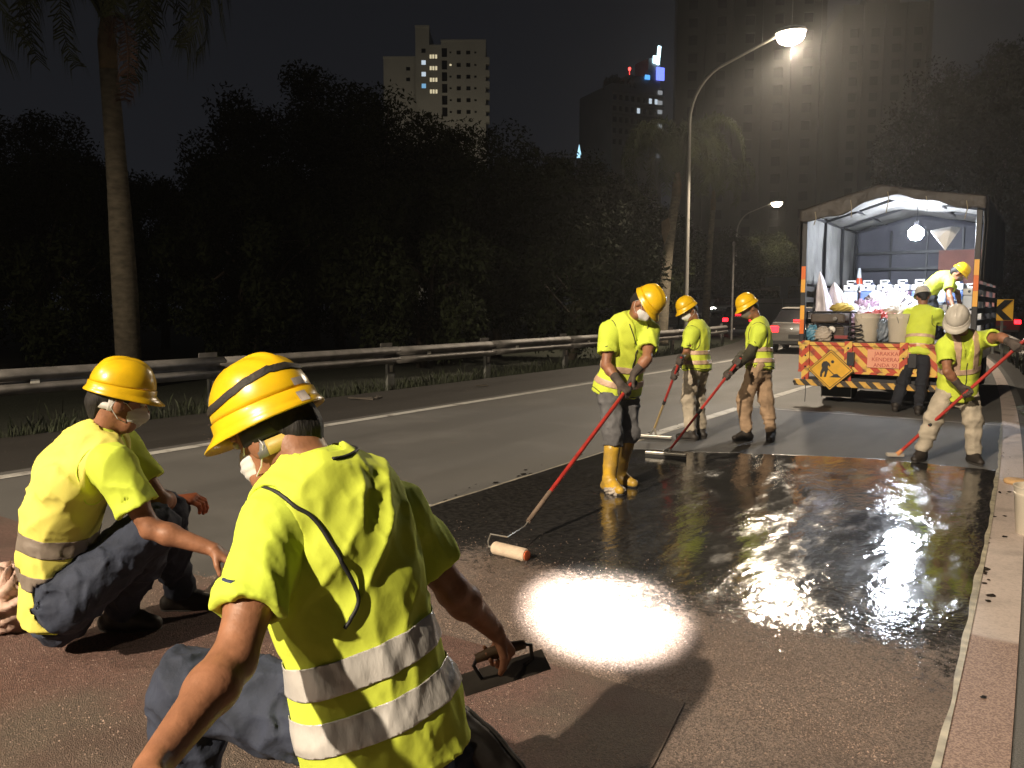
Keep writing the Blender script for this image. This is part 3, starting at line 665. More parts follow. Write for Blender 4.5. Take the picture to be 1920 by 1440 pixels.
MB().tube([(-1.06, -.10, .31), (-1.055, -.10, .2), (-1.065, -.09, .03)], .006, 5).build('earth_strap', M_frame, tk)
# diamond roadworks sign and pink notice hung on the tailgate
sgn = empty('roadworks_sign', (-2.23-.685, 12.695, .545), 0, 'yellow diamond roadworks sign showing a digging figure, on the tailgate', 'sign')
def flat(name, poly, y, material, parent, th=.003):
    b = MB().prism(poly, 0, th); b.v = [(p[0], y-p[2], p[1]) for p in b.v]; return b.build(name, material, parent)
M_sy = mat('sign_yellow', (.80, .44, .03), .4, nscale=6, var=.25); M_sk = mat('sign_black', (.012, .012, .012), .5)
D = .335
flat('board', [(-D, 0), (0, -D*.93), (D, 0), (0, D*.93)], 0, M_sk, sgn, .006)
D2 = .322; flat('face', [(-D2, 0), (0, -D2*.93), (D2, 0), (0, D2*.93)], -.0065, M_sy, sgn)
for (a0, a1) in ((0, 1), (1, 2), (2, 3), (3, 0)):
    c = [(-.30, 0), (0, -.279), (.30, 0), (0, .279)]; c2 = [(-.287, 0), (0, -.267), (.287, 0), (0, .267)]
    flat('border', [c[a0], c[a1], c2[a1], c2[a0]], -.0100, M_sk, sgn, .001)
fig = [(-.13, .085), (-.105, .125), (-.06, .135), (-.02, .105), (.0, .07), (-.012, .045), (-.03, .07), (-.04, .045), (-.03, .01), (-.045, -.04), (-.06, -.11), (-.095, -.11), (-.08, -.05), (-.085, -.02), (-.115, -.06), (-.118, -.11), (-.15, -.11), (-.145, -.04), (-.12, .03), (-.13, .05)]
flat('digging_figure', fig, -.0100, M_sk, sgn, .001)
flat('figure_head', [(.028+.024*math.cos(a*.524), .125+.024*math.sin(a*.524)) for a in range(12)], -.0100, M_sk, sgn, .001)
flat('shovel', [(-.05, .02), (-.042, .028), (.07, -.075), (.062, -.083)], -.0112, M_sk, sgn, .001)
flat('spoil_heap', [(-.01, -.11), (.03, -.085), (.06, -.06), (.10, -.055), (.13, -.085), (.17, -.11)], -.0100, M_sk, sgn, .001)
nt_ = empty('paper_notice', (-2.23+.10, 12.785, .735), 0, 'pink paper notice with printed lines taped to the tailgate', 'notice')
MB().box((0, 0, 0), (.58, .003, .27)).build('sheet', mat('pink_paper', (.78, .36, .24), .8), nt_)
for i, tx in enumerate(('JARAKKAN', 'KENDERAAN', 'ANDA 50 M')):
    cu = bpy.data.curves.new('printed_line', 'FONT'); cu.body = tx; cu.size = .078; cu.align_x = 'CENTER'; cu.extrude = .0004
    tmp = bpy.data.objects.new('tmp', cu); COL.objects.link(tmp); me = bpy.data.meshes.new_from_object(tmp); bpy.data.objects.remove(tmp)
    o = link('printed_line', me, mat('print_red', (.42, .05, .035), .7), nt_); o.location = (0, -.0035, .048-.085*i); o.rotation_euler = (R(90), 0, 0)
# posts, hoops and side gates
def post_strip(x, z0, z1, n, flip):
    for i in range(n):
        z = z0+(z1-z0)*(i+.5)/n
        MB().box((x, -.052, z), (.062, .004, (z1-z0)/n-.002)).build('reflective_tape', (mat('tape_orange', (.75, .16, .02), .35), mat('tape_yellow', (.85, .42, .05), .35))[(i+flip) % 2], tk)
for sx_ in (-1, 1):
    MB().box((sx_*1.16, -.01, 1.96), (.075, .075, 2.06)).build('corner_post', M_frame, tk, bevel=.008)
post_strip(-1.16, 1.72, 2.12, 2, 1); post_strip(-1.16, 1.08, 1.52, 2, 0); post_strip(1.16, 1.50, 2.15, 3, 1)
for y in (1.25, 2.5, 3.62):
    for sx_ in (-1, 1): MB().box((sx_*1.17, y, 1.95), (.045, .045, 2.0)).build('hoop_post', M_frame, tk)
for y in (.02, 1.25, 2.5, 3.62):
    MB().bar((-1.17, y, 2.90), (-.13, y, 3.20), .04).bar((-.13, y, 3.20), (1.17, y, 2.94), .04).build('roof_bow', M_frame, tk)
for x, z in ((-.65, 3.03), (-.13, 3.20), (.55, 3.05), (-1.17, 2.90), (1.17, 2.94)): MB().bar((x, 0, z), (x, 3.62, z), .03).build('roof_rail', M_frame, tk)
for sx_ in (-1, 1):
    for z in (1.10, 1.27, 1.44, 1.61, 1.78): MB().bar((sx_*1.17, .03, z), (sx_*1.17, 3.6, z), .035, .075).build('side_rail', M_frame, tk)
    MB().bar((sx_*1.19, 0, .90), (sx_*1.19, 3.65, .90), .02, .12).build('side_sill', M_strB, tk)
for z in (1.35, 1.62, 1.9, 2.2, 2.5): MB().bar((-1.14, 3.58, z), (1.14, 3.58, z), .04, .05).build('front_rail', M_frame, tk)
for x in (-.55, .05, .62): MB().bar((x, 3.58, 1.0), (x, 3.58, 2.9), .03).build('front_stanchion', M_frame, tk)
def cloth(name, nu, nv, fn, material, parent, th=.004):
    V = [fn(i/nu, j/nv) for j in range(nv+1) for i in range(nu+1)]; F = [(j*(nu+1)+i, j*(nu+1)+i+1, (j+1)*(nu+1)+i+1, (j+1)*(nu+1)+i) for j in range(nv) for i in range(nu)]
    o = MB().add(V, F).build(name, material, parent, smooth='all'); md = o.modifiers.new('s', 'SOLIDIFY'); md.thickness = th; md.offset = 1; return o
def roofz(x): return 2.93+(x+1.2)/1.07*.30 if x < -.13 else 3.23-(x+.13)/1.33*.26
def wob(a, b, s=1.): return s*(.5*math.sin(a*7.1+b*3.3)+.3*math.sin(a*13.7-b*8.1+1)+.2*math.sin(a*3.1+b*17.3+2))
cloth('canvas_roof', 44, 40, lambda u, v: (-1.215+2.43*u, -.06+3.76*v, roofz(-1.215+2.43*u)-.10*abs(math.sin(v*math.pi*3))*(math.sin(u*math.pi)**.5)+wob(u*2, v*2, .03)), [M_canv], tk)
cloth('canvas_roof_skin', 44, 40, lambda u, v: (-1.235+2.47*u, -.085+3.80*v, roofz(-1.235+2.47*u)+.035-.055*abs(math.sin(v*math.pi*3))*(math.sin(u*math.pi)**.5)+wob(u, v, .018)), [M_canvo], tk)
def hem(u): return .13+.05*math.sin(u*9)+.09*math.sin(u*3.3+.4)**2+.05*max(0, 1-abs(u-.63)/.05)*0+.02*math.sin(u*31)
cloth('canvas_valance', 60, 8, lambda u, v: (-1.235+2.47*u, -.09-.03*v+.018*math.sin(u*40+v*2)*v, roofz(-1.235+2.47*u)+.03-hem(u)*v+wob(u, v, .01)), [M_canvo], tk)
for sx_ in (-1, 1):
    cloth('side_canvas', 36, 16, lambda u, v, q=sx_: (q*(1.195+.018*math.sin(u*21+v)*math.sin(v*3.1)+wob(u, v, .012)), 3.66*u, 1.86+(1.08 if q < 0 else 1.1)*v), [M_canv], tk)
    cloth('side_canvas_skin', 36, 16, lambda u, v, q=sx_: (q*(1.235+.018*math.sin(u*21+v)+wob(u, v, .012)), -.03+3.7*u, 1.84+1.14*v), [M_canvo], tk)
cloth('bulkhead', 24, 20, lambda u, v: (-1.18+2.36*u, 3.66+.02*math.sin(u*14)+wob(u, v, .015), .97+2.25*v*(1-.14*abs(u-.45)*2)), [M_bulk], tk)
MB().add([(.42, 1.0, 2.66), (.72, .9, 2.70), (.84, 1.0, 2.68), (.66, .85, 2.34), (.54, .9, 2.52)], [(0, 1, 4), (1, 2, 3), (1, 3, 4), (0, 4, 3)]).build('hanging_flap', mat('flap_sheet', (.65, .65, .65), .5), tk)
MB().box((.72, 3.45, 2.0), (.9, .1, 1.0)).build('storage_panel', mat('rust_panel', (.20, .07, .05), .7, nscale=3, var=.4), tk)
# wheels, mud flaps, cab
for sx_ in (-1, 1):
    for k in (0, 1):
        wq = MB().lathe((sx_*(.66+.25*k), .95, .37), [(.20, -.10), (.33, -.105), (.365, -.07), (.37, 0), (.365, .07), (.33, .105), (.20, .10)], 26, axis=(1, 0, 0)).build('wheel', M_tyre, tk, smooth=True)
        MB().lathe((sx_*(.66+.25*k), .95, .37), [(.03, -.06), (.20, -.05), (.21, .05), (.03, .06)], 18, axis=(1, 0, 0)).build('rim', M_rim, wq)
    wq = MB().lathe((sx_*.88, 4.75, .37), [(.20, -.10), (.33, -.105), (.37, 0), (.33, .105), (.20, .10)], 26, axis=(1, 0, 0)).build('wheel', M_tyre, tk, smooth=True)
    fl = MB().box((sx_*.70, .35, .24), (.46, .012, .32)).build('mud_flap', mat('flap_rubber', (.02, .02, .02), .6), tk)
    for a, b_ in (((-.22, -.15), (.22, -.15)), ((-.22, -.15), (-.22, .15)), ((.22, -.15), (.22, .15))):
        MB().bar((sx_*.70+a[0], .340, .24+a[1]), (sx_*.70+b_[0], .340, .24+b_[1]), .006, .014).build('white_edge', M_white, fl)
    for i in range(9): MB().bar((sx_*.70-.15+.032*i, .341, .265+.015*(i % 2)), (sx_*.70-.13+.034*i, .341, .30-.012*(i % 3)), .004, .014).build('white_lettering', M_white, fl)
MB().bar((-.85, .95, .37), (.85, .95, .37), .12).build('rear_axle', M_frame, tk)
cb = MB().add([(-1.0, 3.95, .55), (1.0, 3.95, .55), (1.0, 5.6, .55), (-1.0, 5.6, .55), (-.95, 4.0, 2.2), (.95, 4.0, 2.2), (.9, 5.05, 2.2), (-.9, 5.05, 2.2), (-1.0, 5.55, 1.35), (1.0, 5.55, 1.35)], [(0, 1, 5, 4), (3, 0, 4, 7, 8), (1, 2, 9, 6, 5), (2, 3, 8, 9), (8, 7, 6, 9), (4, 5, 6, 7), (3, 2, 1, 0)]).build('cab', mat('cab_paint', (.5, .5, .52), .3, coat=.5), tk, bevel=.03)
MB().add([(-.9, 5.53, 1.42), (.9, 5.53, 1.42), (.82, 5.09, 2.12), (-.82, 5.09, 2.12)], [(0, 1, 2, 3)]).build('windscreen', M_glass, cb)
# lamp bulb hung under the bows
lb = empty('hanging_lamp', (-2.02, 14.0, 2.66), 0, 'bright white bulb hanging under the truck canvas', 'lamp')
MB().lathe((0, 0, 0), [(.005, -.13), (.07, -.115), (.11, -.05), (.11, .02), (.065, .07), (.03, .09)], 18).build('bulb', emitter('bulb_glow', (.84, .91, 1.), 640.), lb, smooth=True)
MB().lathe((0, 0, .09), [(.035, 0), (.035, .07), (.012, .10)], 12).tube([(0, 0, .18), (.01, 0, .30), (0, .02, .42)], .006, 6).build('socket', M_frame, lb)
# ---------------------------------------------------------------- load in the truck
def bucket(x, y, z, r, h, label, group=None, lid=False):
    e = empty('bucket', (x, y, z), random.uniform(0, 6), label, 'bucket', group)
    MB().lathe((0, 0, 0), [(r*.80, 0), (r*.82, .004), (r*.97, h*.80), (r*1.0, h*.82), (r*1.0, h*.86), (r*.97, h*.865), (r*.99, h*.97), (r*1.03, h*.975), (r*1.03, h), (r*.98, h), (r*.96, h*.96), (r*.80, .02), (.01, .02)], 32, caps=False).build('body', mat('bucket_plastic', (.66, .60, .50), .38, nscale=4, var=.15), e, smooth=True)
    MB().tube([(r*1.02*math.cos(a), r*1.02*math.sin(a)*.35-r*.5, h*.9-abs(math.sin(a))*h*.45) for a in [math.pi*k/10 for k in range(11)]], .004, 6).build('handle', M_gal, e)
    for s_ in (-1, 1): MB().lathe((s_*r*1.0, 0, h*.9), [(.02, -.01), (.02, .01)], 8, axis=(1, 0, 0)).build('handle_lug', MATS['bucket_plastic'], e)
    return e
bucket(-2.50, 13.10, .975, .185, .42, 'cream plastic bucket standing beside the generator on the tailgate edge', 'buckets in the truck')
bucket(-2.04, 13.10, .975, .185, .42, 'cream plastic bucket half hidden behind the white-helmeted worker at the tailgate', 'buckets in the truck')
bk = bucket(-.085, 6.2, -.012, .15, .34, 'pale plastic bucket cut by the right edge of the picture')
gn = empty('generator', (-3.05, 13.22, .975), 0, 'dirty portable generator in a tube frame at the truck corner', 'generator')
fr = MB(); a, d_, h_ = .32, .20, .44
for sx_ in (-1, 1):
    fr.tube([(sx_*a, -d_, .0), (sx_*a, -d_, h_), (sx_*a, d_, h_), (sx_*a, d_, 0)], .014, 8)
for y in (-d_, d_):
    for z in (.02, h_): fr.tube([(-a, y, z), (a, y, z)], .014, 8)
fr.tube([(-a, -d_, .24), (a, -d_, .24)], .010, 8); fr.build('tube_frame', M_frame, gn, smooth=True)
M_gen = mat('generator_metal', (.13, .10, .08), .55, metal=.4, nscale=9, var=.6, bump=.3, bscale=30)
MB().box((-.02, 0, .345), (.52, .34, .15)).build('fuel_tank', mat('tank_paint', (.09, .065, .05), .5, nscale=6, var=.5), gn, bevel=.03)
MB().lathe((.02, 0, .42), [(.035, 0), (.04, .015), (.03, .03)], 12).build('fuel_cap', M_frame, gn)
MB().box((.12, -.02, .13), (.22, .28, .20)).box((-.14, 0, .12), (.22, .26, .18)).build('engine_block', M_gen, gn, bevel=.02)
for i in range(6): MB().box((.14, -.175, .06+.028*i), (.18, .02, .012)).build('cooling_fin', M_gen, gn)
MB().lathe((.06, -.21, .17), [(.055, 0), (.055, .02), (.03, .035), (.01, .036)], 18, axis=(0, -1, 0)).build('recoil_cover', M_white, gn, smooth=True)
MB().lathe((.10, -.21, .34), [(.03, 0), (.03, .02), (.012, .022)], 14, axis=(0, -1, 0)).build('fuel_gauge', M_gal, gn)
MB().box((.2, -.205, .06), (.2, .02, .05)).build('outlet_panel', mat('panel_red', (.22, .02, .02), .5), gn)
def crumple(name, c, d, seed, material, label, cat, group=None, sharp=1.0, n=56):
    """creased plastic / rag lump: a dented ball with sharp folds"""
    rg = random.Random(seed); V = []; F = []; m_ = n
    ph = [(2*rg.randint(1, 6), rg.uniform(2, 9), rg.uniform(0, 6.3), rg.uniform(.05, .17)) for _ in range(8)]
    for j in range(m_//2+1):
        th = math.pi*j/(m_//2)
        for i in range(m_):
            p = 2*math.pi*i/m_; q = 1.
            for a_, b_, c_, w_ in ph: q += sharp*w_*(abs(math.sin(a_*p*.5+b_*th+c_))-.6)
            q += rg.uniform(-.012, .012)*sharp
            V.append((d[0]*q*math.sin(th)*math.cos(p), d[1]*q*math.sin(th)*math.sin(p), max(d[2]*q*math.cos(th), -d[2]*.85)))
    for j in range(m_//2):
        for i in range(m_): F.append((j*m_+i, (j+1)*m_+i, (j+1)*m_+(i+1) % m_, j*m_+(i+1) % m_))
    o = MB().add(V, F).build(name, material, None, smooth='all'); o.location = (c[0], c[1], c[2]+d[2]*.85); return tag(o, label, cat, group)
M_film = mat('milky_film', (.62, .58, .66), .35, nscale=5, var=.3); M_blue = mat('blue_film', (.10, .28, .42), .4, nscale=6, var=.4); M_rag = mat('pale_rag', (.48, .42, .36), .8, nscale=6, var=.4); M_redf = mat('red_film', (.42, .07, .06), .5, nscale=5, var=.3); M_mauve = mat('mauve_sack', (.30, .20, .28), .6, nscale=5, var=.4)
PB = 'plastic waste in the truck'
crumple('plastic_bag', (-3.27, 12.98, .975), (.10, .08, .12), 1, M_blue, 'crumpled light blue plastic bag at the left end of the tailgate', 'bag', PB)
crumple('paper_wrap', (-3.10, 12.93, .975), (.12, .06, .11), 2, M_rag, 'torn pale wrapping in front of the generator', 'wrapping', PB, 1.6)
crumple('plastic_bag', (-2.27, 13.12, .975), (.09, .12, .17), 3, mat('grey_blue_film', (.20, .24, .30), .4, nscale=5, var=.4), 'grey-blue plastic bag wedged between the two cream buckets', 'bag', PB)
crumple('plastic_bag', (-2.42, 13.5, 1.15), (.26, .2, .14), 4, M_redf, 'red plastic film lying behind the cream bucket', 'bag', PB, 1.4)
crumple('plastic_bag', (-2.15, 13.65, 1.12), (.28, .2, .2), 5, M_rag, 'beige plastic sack behind the second cream bucket', 'bag', PB, 1.2)
for i, (x, y, z, a, h, m_, lab) in enumerate(((-3.12, 13.9, .975, .30, .50, M_film, 'milky plastic sheet piled behind the generator'), (-2.85, 13.7, .975, .26, .36, M_mauve, 'mauve plastic sack slumped behind the generator'), (-2.62, 13.8, .975, .3, .42, M_film, 'milky plastic sheet heaped behind the red film'), (-2.3, 14.0, .975, .28, .42, M_film, 'milky plastic sheet below the white jerrycans'), (-2.75, 14.3, .975, .3, .5, M_mauve, 'mauve sack in the middle of the load'))):
    crumple('plastic_sheet', (x, y, z), (a, a*.8, h*.6), 20+i, m_, lab, 'plastic sheet', PB, 1.8)
# tall peaked film, tied at the top
for i, (x, y, z, r_, h) in enumerate(((-3.28, 13.55, 1.35, .16, .72), (-3.10, 13.75, 1.3, .24, .60))):
    V = []; F = []; n_ = 24
    for j in range(9):
        t = j/8
        for k in range(n_):
            p = 2*math.pi*k/n_; q = r_*((1-t)**.8*.98+.02)*(1+.22*math.sin(p*5+t*2+i)+.12*math.sin(p*9-t*4)); V.append((q*math.cos(p)-.05*t*t, q*math.sin(p)*.7, h*t-(.05 if j == 0 else 0)))
    for j in range(8):
        for k in range(n_): F.append((j*n_+k, j*n_+(k+1) % n_, (j+1)*n_+(k+1) % n_, (j+1)*n_+k))
    o = MB().add(V, F).build('plastic_sheet', M_film, None, smooth='all'); o.location = (x, y, z)
    tag(o, ('narrow pointed white plastic sheet at the left rail of the truck', 'wide folded white plastic sheet rising beside the left rail')[i], 'plastic sheet', PB)
M_jc = mat('jerrycan_white', (.72, .74, .78), .35, nscale=3, var=.12); M_jl = [mat('liquid_blue', (.12, .20, .46), .35), mat('liquid_mauve', (.34, .22, .34), .35), mat('liquid_pale', (.55, .60, .70), .35)]
M_cap = mat('jerrycan_cap', (.03, .04, .08), .4)
def jerrycan(x, y, z, liq, label):
    e = empty('jerrycan', (x, y+random.uniform(-.05, .02), z), random.uniform(-.16, .16), label, 'jerrycan', 'jerrycans stacked at the front of the truck bed')
    MB().box((0, 0, .11), (.235, .25, .22)).build('lower_body', M_jl[liq], e, bevel=.03)
    MB().box((0, 0, .275), (.232, .247, .108)).box((0, 0, .345), (.16, .05, .035)).build('upper_body', M_jc, e, bevel=.025)
    MB().box((-.07, 0, .37), (.03, .05, .05)).box((.05, 0, .37), (.03, .05, .05)).box((-.01, 0, .40), (.15, .05, .022)).build('handle', M_jc, e, bevel=.008)
    MB().lathe((.075, -.08, .33), [(.028, 0), (.028, .035), (.01, .04)], 12).build('cap', M_cap, e)
    MB().lathe((-.02, -.1245, .28), [(.022, 0), (.022, .004)], 12, axis=(0, -1, 0)).build('front_plug', M_cap, e)
cr = empty('crate_stack', (-2.25, 15.2, .975), 0, 'low dark crates carrying the white jerrycans', 'crate')
for i in range(4): MB().box((-.85+.57*i, 0, .12), (.54, .5, .23)).build('crate', mat('crate_wood', (.10, .07, .05), .8, nscale=4, var=.5), cr, bevel=.01)
ordn = ('first', 'second', 'third', 'fourth', 'fifth', 'sixth', 'seventh', 'eighth')
for i in range(7): jerrycan(-3.18+.275*i, 15.2, 1.55, (2, 0, 0, 1, 0, 2, 0)[i], '%s white jerrycan from the left in the upper row inside the truck' % ordn[i])
for i in range(7): jerrycan(-3.15+.275*i, 15.12, 1.205, (2, 2, 1, 2, 0, 2, 2)[i], '%s white jerrycan from the left in the lower row inside the truck' % ordn[i])
for i in range(2): jerrycan(-1.5+.27*i, 14.6, 1.08+.0*i, 2, ('white jerrycan below the bending worker\'s hands', 'white jerrycan against the right side of the truck')[i])
for i in range(2): jerrycan(-1.27, 14.75, 1.46+.0, 2, 'white jerrycan on top against the right side of the truck') if i == 0 else None
for i, (x, y) in enumerate(((-3.18, 15.75),)):
    e = empty('traffic_cone', (x, y, 1.55), 0, 'orange and white traffic cone against the front wall of the truck', 'traffic cone')
    MB().box((0, 0, .015), (.30, .30, .03)).build('base', M_frame, e, bevel=.008)
    for (r0, z0, r1, z1, mm) in ((.12, .03, .09, .22, (.85, .12, .03)), (.09, .22, .065, .36, (.75, .75, .78)), (.065, .36, .045, .47, (.85, .10, .04)), (.045, .47, .02, .65, (.65, .68, .72))):
        MB().lathe((0, 0, 0), [(r0, z0), (r1, z1)], 20).build('band', mat('cone_%d' % int(z0*100), mm, .4), e, smooth=True)
e = MB().box((-3.18, 15.75, 1.26), (.34, .4, .57)).box((-3.18, 15.75, 1.40), (.36, .42, .04)).build('storage_box', mat('box_grey', (.10, .10, .12), .6, nscale=4, var=.3), None, bevel=.01); tag(e, 'grey storage box under the traffic cone in the truck', 'box')
crumple('plastic_sheet', (-2.5, 14.75, 1.2), (.36, .22, .26), 33, M_film, 'milky plastic sheet thrown against the lower jerrycans', 'plastic sheet', PB, 1.8)
crumple('plastic_sheet', (-1.95, 14.7, 1.1), (.26, .2, .28), 34, mat('white_film', (.7, .7, .72), .35, nscale=5, var=.2), 'white plastic sheet behind the back-turned worker at the tailgate', 'plastic sheet', PB, 1.8)
crumple('plastic_bag', (-2.95, 13.45, 1.42), (.16, .10, .07), 35, mat('yellow_rag', (.55, .42, .10), .7, nscale=6, var=.4), 'small yellow rag lying on top of the generator', 'rag', PB, 1.5)
hs = MB().tube([(-2.62+.12*math.cos(a*.5)*(1-.01*a), 12.90+.05*math.sin(a*.5), .995+.006*a) for a in range(40)], .011, 6).build('coiled_hose', mat('black_hose', (.02, .02, .022), .5)); tag(hs, 'small coil of black hose on the tailgate edge by the bucket', 'hose')
rp = MB()
for i in range(5):
    x = -1.0+.5*i; rp.tube([(x, -.13, roofz(x)-.06), (x+.02, -.14, roofz(x)-.16), (x-.01+.03*(i % 2), -.135, roofz(x)-.26-.05*(i % 3))], .006, 5)
rp.build('lashing_rope', mat('rope', (.28, .24, .17), .9), tk)
# ================================================================== RIGHT EDGE
cs = empty('chevron_sign', (*img(1877, 29), 0), R(34.7-12), 'yellow road sign with a black chevron pointing left', 'sign')
MB().box((0, .05, .75), (.07, .05, 1.6)).build('post', M_post, cs)
MB().box((0, 0, 1.38), (.66, .02, .76)).build('board', mat('chevron_yellow', (.85, .50, .05), .4), cs)
b = MB()
for s_ in (1, -1):
    pl_ = [(.31, .36*s_), (-.06, 0), (-.33, 0), (.02, .36*s_)] if s_ > 0 else [(.02, -.36), (-.33, 0), (-.06, 0), (.31, -.36)]
    bb = MB().prism(pl_, 0, .004); bb.v = [(p[0], -.0155+p[2]*-1, 1.38+p[1]) for p in bb.v]; bb.build('chevron', M_sk, cs)
V = []; F = []
mat('weed_leaf', (.14, .16, .06), .6, nscale=3, var=.4)
wd = empty('roadside_weed', (-.22, 10.6, -.02), 0, 'pale leafy weed at the right edge beyond the bucket', 'plant')
for i in range(46):
    a = random.uniform(0, 6.28); h = random.uniform(.12, .55); l = random.uniform(.10, .2); x, y = random.gauss(0, .12), random.gauss(0, .2); b = MB()
    d = Vector((math.cos(a), math.sin(a), random.uniform(-.3, .5))); s = d.cross(Vector((0, 0, 1))).normalized()*l*.22; p = Vector((x, y, h))
    b.add([p, p+d*l*.5+s, p+d*l, p+d*l*.5-s], [(0, 1, 2, 3)]); b.build('leaf', mat('weed_leaf', (.14, .16, .06), .6, nscale=3, var=.4) if i % 4 else mat('weed_leaf_pale', (.45, .45, .25), .6), wd)
    if i % 4 == 0: MB().tube([(x*.3, y*.3, 0), (x*.7, y*.7, h*.5), (x, y, h)], .005, 4).build('stem', MATS['weed_leaf'], wd)
sp_ = MB().lathe((xr(7.9)+.03, 7.9, .011), [(.075, 0), (.085, .01), (.085, .03), (.07, .04), (.01, .042)], 18).build('sanding_sponge', mat('tan_sponge', (.60, .38, .18), .8, nscale=8, var=.4), None, smooth=True); tag(sp_, 'round tan sponge lying on the white edge line', 'sponge')
# scraps on the shoulder by the rail
for i, (x, y, l, a) in enumerate(((-9.35, 9.2, .42, .5), (-9.25, 9.5, .35, 2.1), (-9.0, 12.0, .25, 1.2))):
    o = MB().box((0, 0, .02), (l, .05, .02), ry=.06).box((.05, .03, .03), (l*.6, .03, .012), rz=.3).build('wood_scrap', mat('old_wood', (.09, .075, .06), .85, nscale=8, var=.5)); o.location = (x, y, 0); o.rotation_euler = (0, 0, a)
    tag(o, ('longest grey wood scrap on the shoulder below the rail post', 'shorter wood scrap beside the longest one on the shoulder', 'thin scrap on the shoulder left of the first standing worker')[i], 'scrap', 'scraps on the left shoulder')
# ---------------------------------------------------------------- portable work light behind the camera (its pool of light lies on the new surfacing)
wl = empty('work_light_mast', (1.5, -1.4, 0), 0, 'portable work light mast standing behind the camera', 'work light')
MB().tube([(0, 0, .1), (0, 0, 4.7)], .03, 10).build('mast', M_gal, wl)
for k in range(3): MB().bar((0, 0, .6), (.6*math.cos(k*2.09), .6*math.sin(k*2.09), .0), .03).build('leg', M_gal, wl)
MB().lathe((0, .04, 4.75), [(.03, .0), (.09, .10), (.10, .14)], 14, axis=(-3.3, 4.8, -4.7)).build('lamp_housing', M_frame, wl)
spot('work_light_beam', (1.5-.08, -1.4+.15, 4.66), (-1.80, 3.40, 0), 95000, (1., .95, .88), 7.2, 1.0, .04)

# ================================================================== PEOPLE
A_ = lambda v: np.array(v, np.float32)
def nrm(v): v = np.asarray(v, float); return v/(np.linalg.norm(v)+1e-9)
_TAB = RNG.random((64, 64, 64)).astype(np.float32)
def vnoise(P):
    i = np.floor(P).astype(np.int32); f = (P-i).astype(np.float32); f = f*f*(3-2*f); i &= 63; j = (i+1) & 63; o = 0.
    for a in (0, 1):
        for b in (0, 1):
            for c in (0, 1):
                wgt = (f[:, 0] if a else 1-f[:, 0])*(f[:, 1] if b else 1-f[:, 1])*(f[:, 2] if c else 1-f[:, 2])
                o = o + wgt*_TAB[(j if a else i)[:, 0], (j if b else i)[:, 1], (j if c else i)[:, 2]]
    return o
def smin(a, b, k):
    h = np.clip(.5+.5*(b-a)/k, 0, 1); return b*(1-h)+a*h-k*h*(1-h)
def smax(a, b, k): return -smin(-a, -b, k)
def cone(a, b, r1, r2):
    a, b = A_(a), A_(b); d = b-a; L2 = float(d@d)+1e-9
    def f(P):
        q = P-a; t = np.clip(q@d/L2, 0, 1); return np.linalg.norm(q-t[:, None]*d, axis=1)-(r1+(r2-r1)*t)
    return f
def ell(c, r, M=None):
    c = A_(c); r = A_(r); M = None if M is None else np.asarray(M, np.float32)
    def f(P):
        q = P-c
        if M is not None: q = q@M.T      # rows of M are the local axes
        k0 = np.linalg.norm(q/r, axis=1); k1 = np.linalg.norm(q/(r*r), axis=1)+1e-6; return k0*(k0-1)/k1
    return f
def tube_s(st, k=.02):
    """stations (pos, side vector, half width, half depth)"""
    segs = []
    for (p0, s0, a0, b0), (p1, s1, a1, b1) in zip(st[:-1], st[1:]):
        p0, p1 = A_(p0), A_(p1); d = p1-p0; L = float(np.linalg.norm(d)); w_ = d/L; s = nrm((np.asarray(s0)+np.asarray(s1))/2); s = nrm(s-w_*(s@w_)).astype(np.float32)
        segs.append((p0, w_, L, s, np.cross(w_, s).astype(np.float32), a0, a1, b0, b1))
    def f(P):
        D_ = None
        for p0, w_, L, s, fr_, a0, a1, b0, b1 in segs:
            q = P-p0; z = q@w_; t = np.clip(z/L, 0, 1); a = a0+(a1-a0)*t; b = b0+(b1-b0)*t; e = z-t*L; m = np.minimum(a, b)
            v = (np.sqrt((q@s/a)**2+(q@fr_/b)**2+(e/m)**2)-1)*m
            D_ = v if D_ is None else smin(D_, v, k)
        return D_
    return f
def union(fs, k):
    def f(P):
        d = fs[0](P)
        for g_ in fs[1:]:
            if isinstance(g_, tuple): d = smin(d, g_[0](P), g_[1])
            else: d = smin(d, g_(P), k)
        return d
    return f
def plane(p, nrm_):     # negative on the side nrm_ points away from
    p = A_(p); n_ = A_(nrm(nrm_)); return lambda P: (P-p)@n_
def minus(f, g_, k=.01): return lambda P: smax(f(P), -g_(P), k)
def inter(f, g_, k=.006): return lambda P: smax(f(P), g_(P), k)
def offset(f, r): return lambda P: f(P)-r
def folds(f, M, amp, sharp=2., band=.05):
    M = np.asarray(M, np.float32)
    def g_(P):
        d = f(P); k = np.abs(d) < band
        if k.any():
            q = P[k]; wv = vnoise(q*6.)*.9; n_ = vnoise(q@M.T+wv[:, None]); r_ = (1-np.abs(2*n_-1))**sharp
            d = d.copy(); d[k] -= amp*(r_-.35)
        return d
    return g_
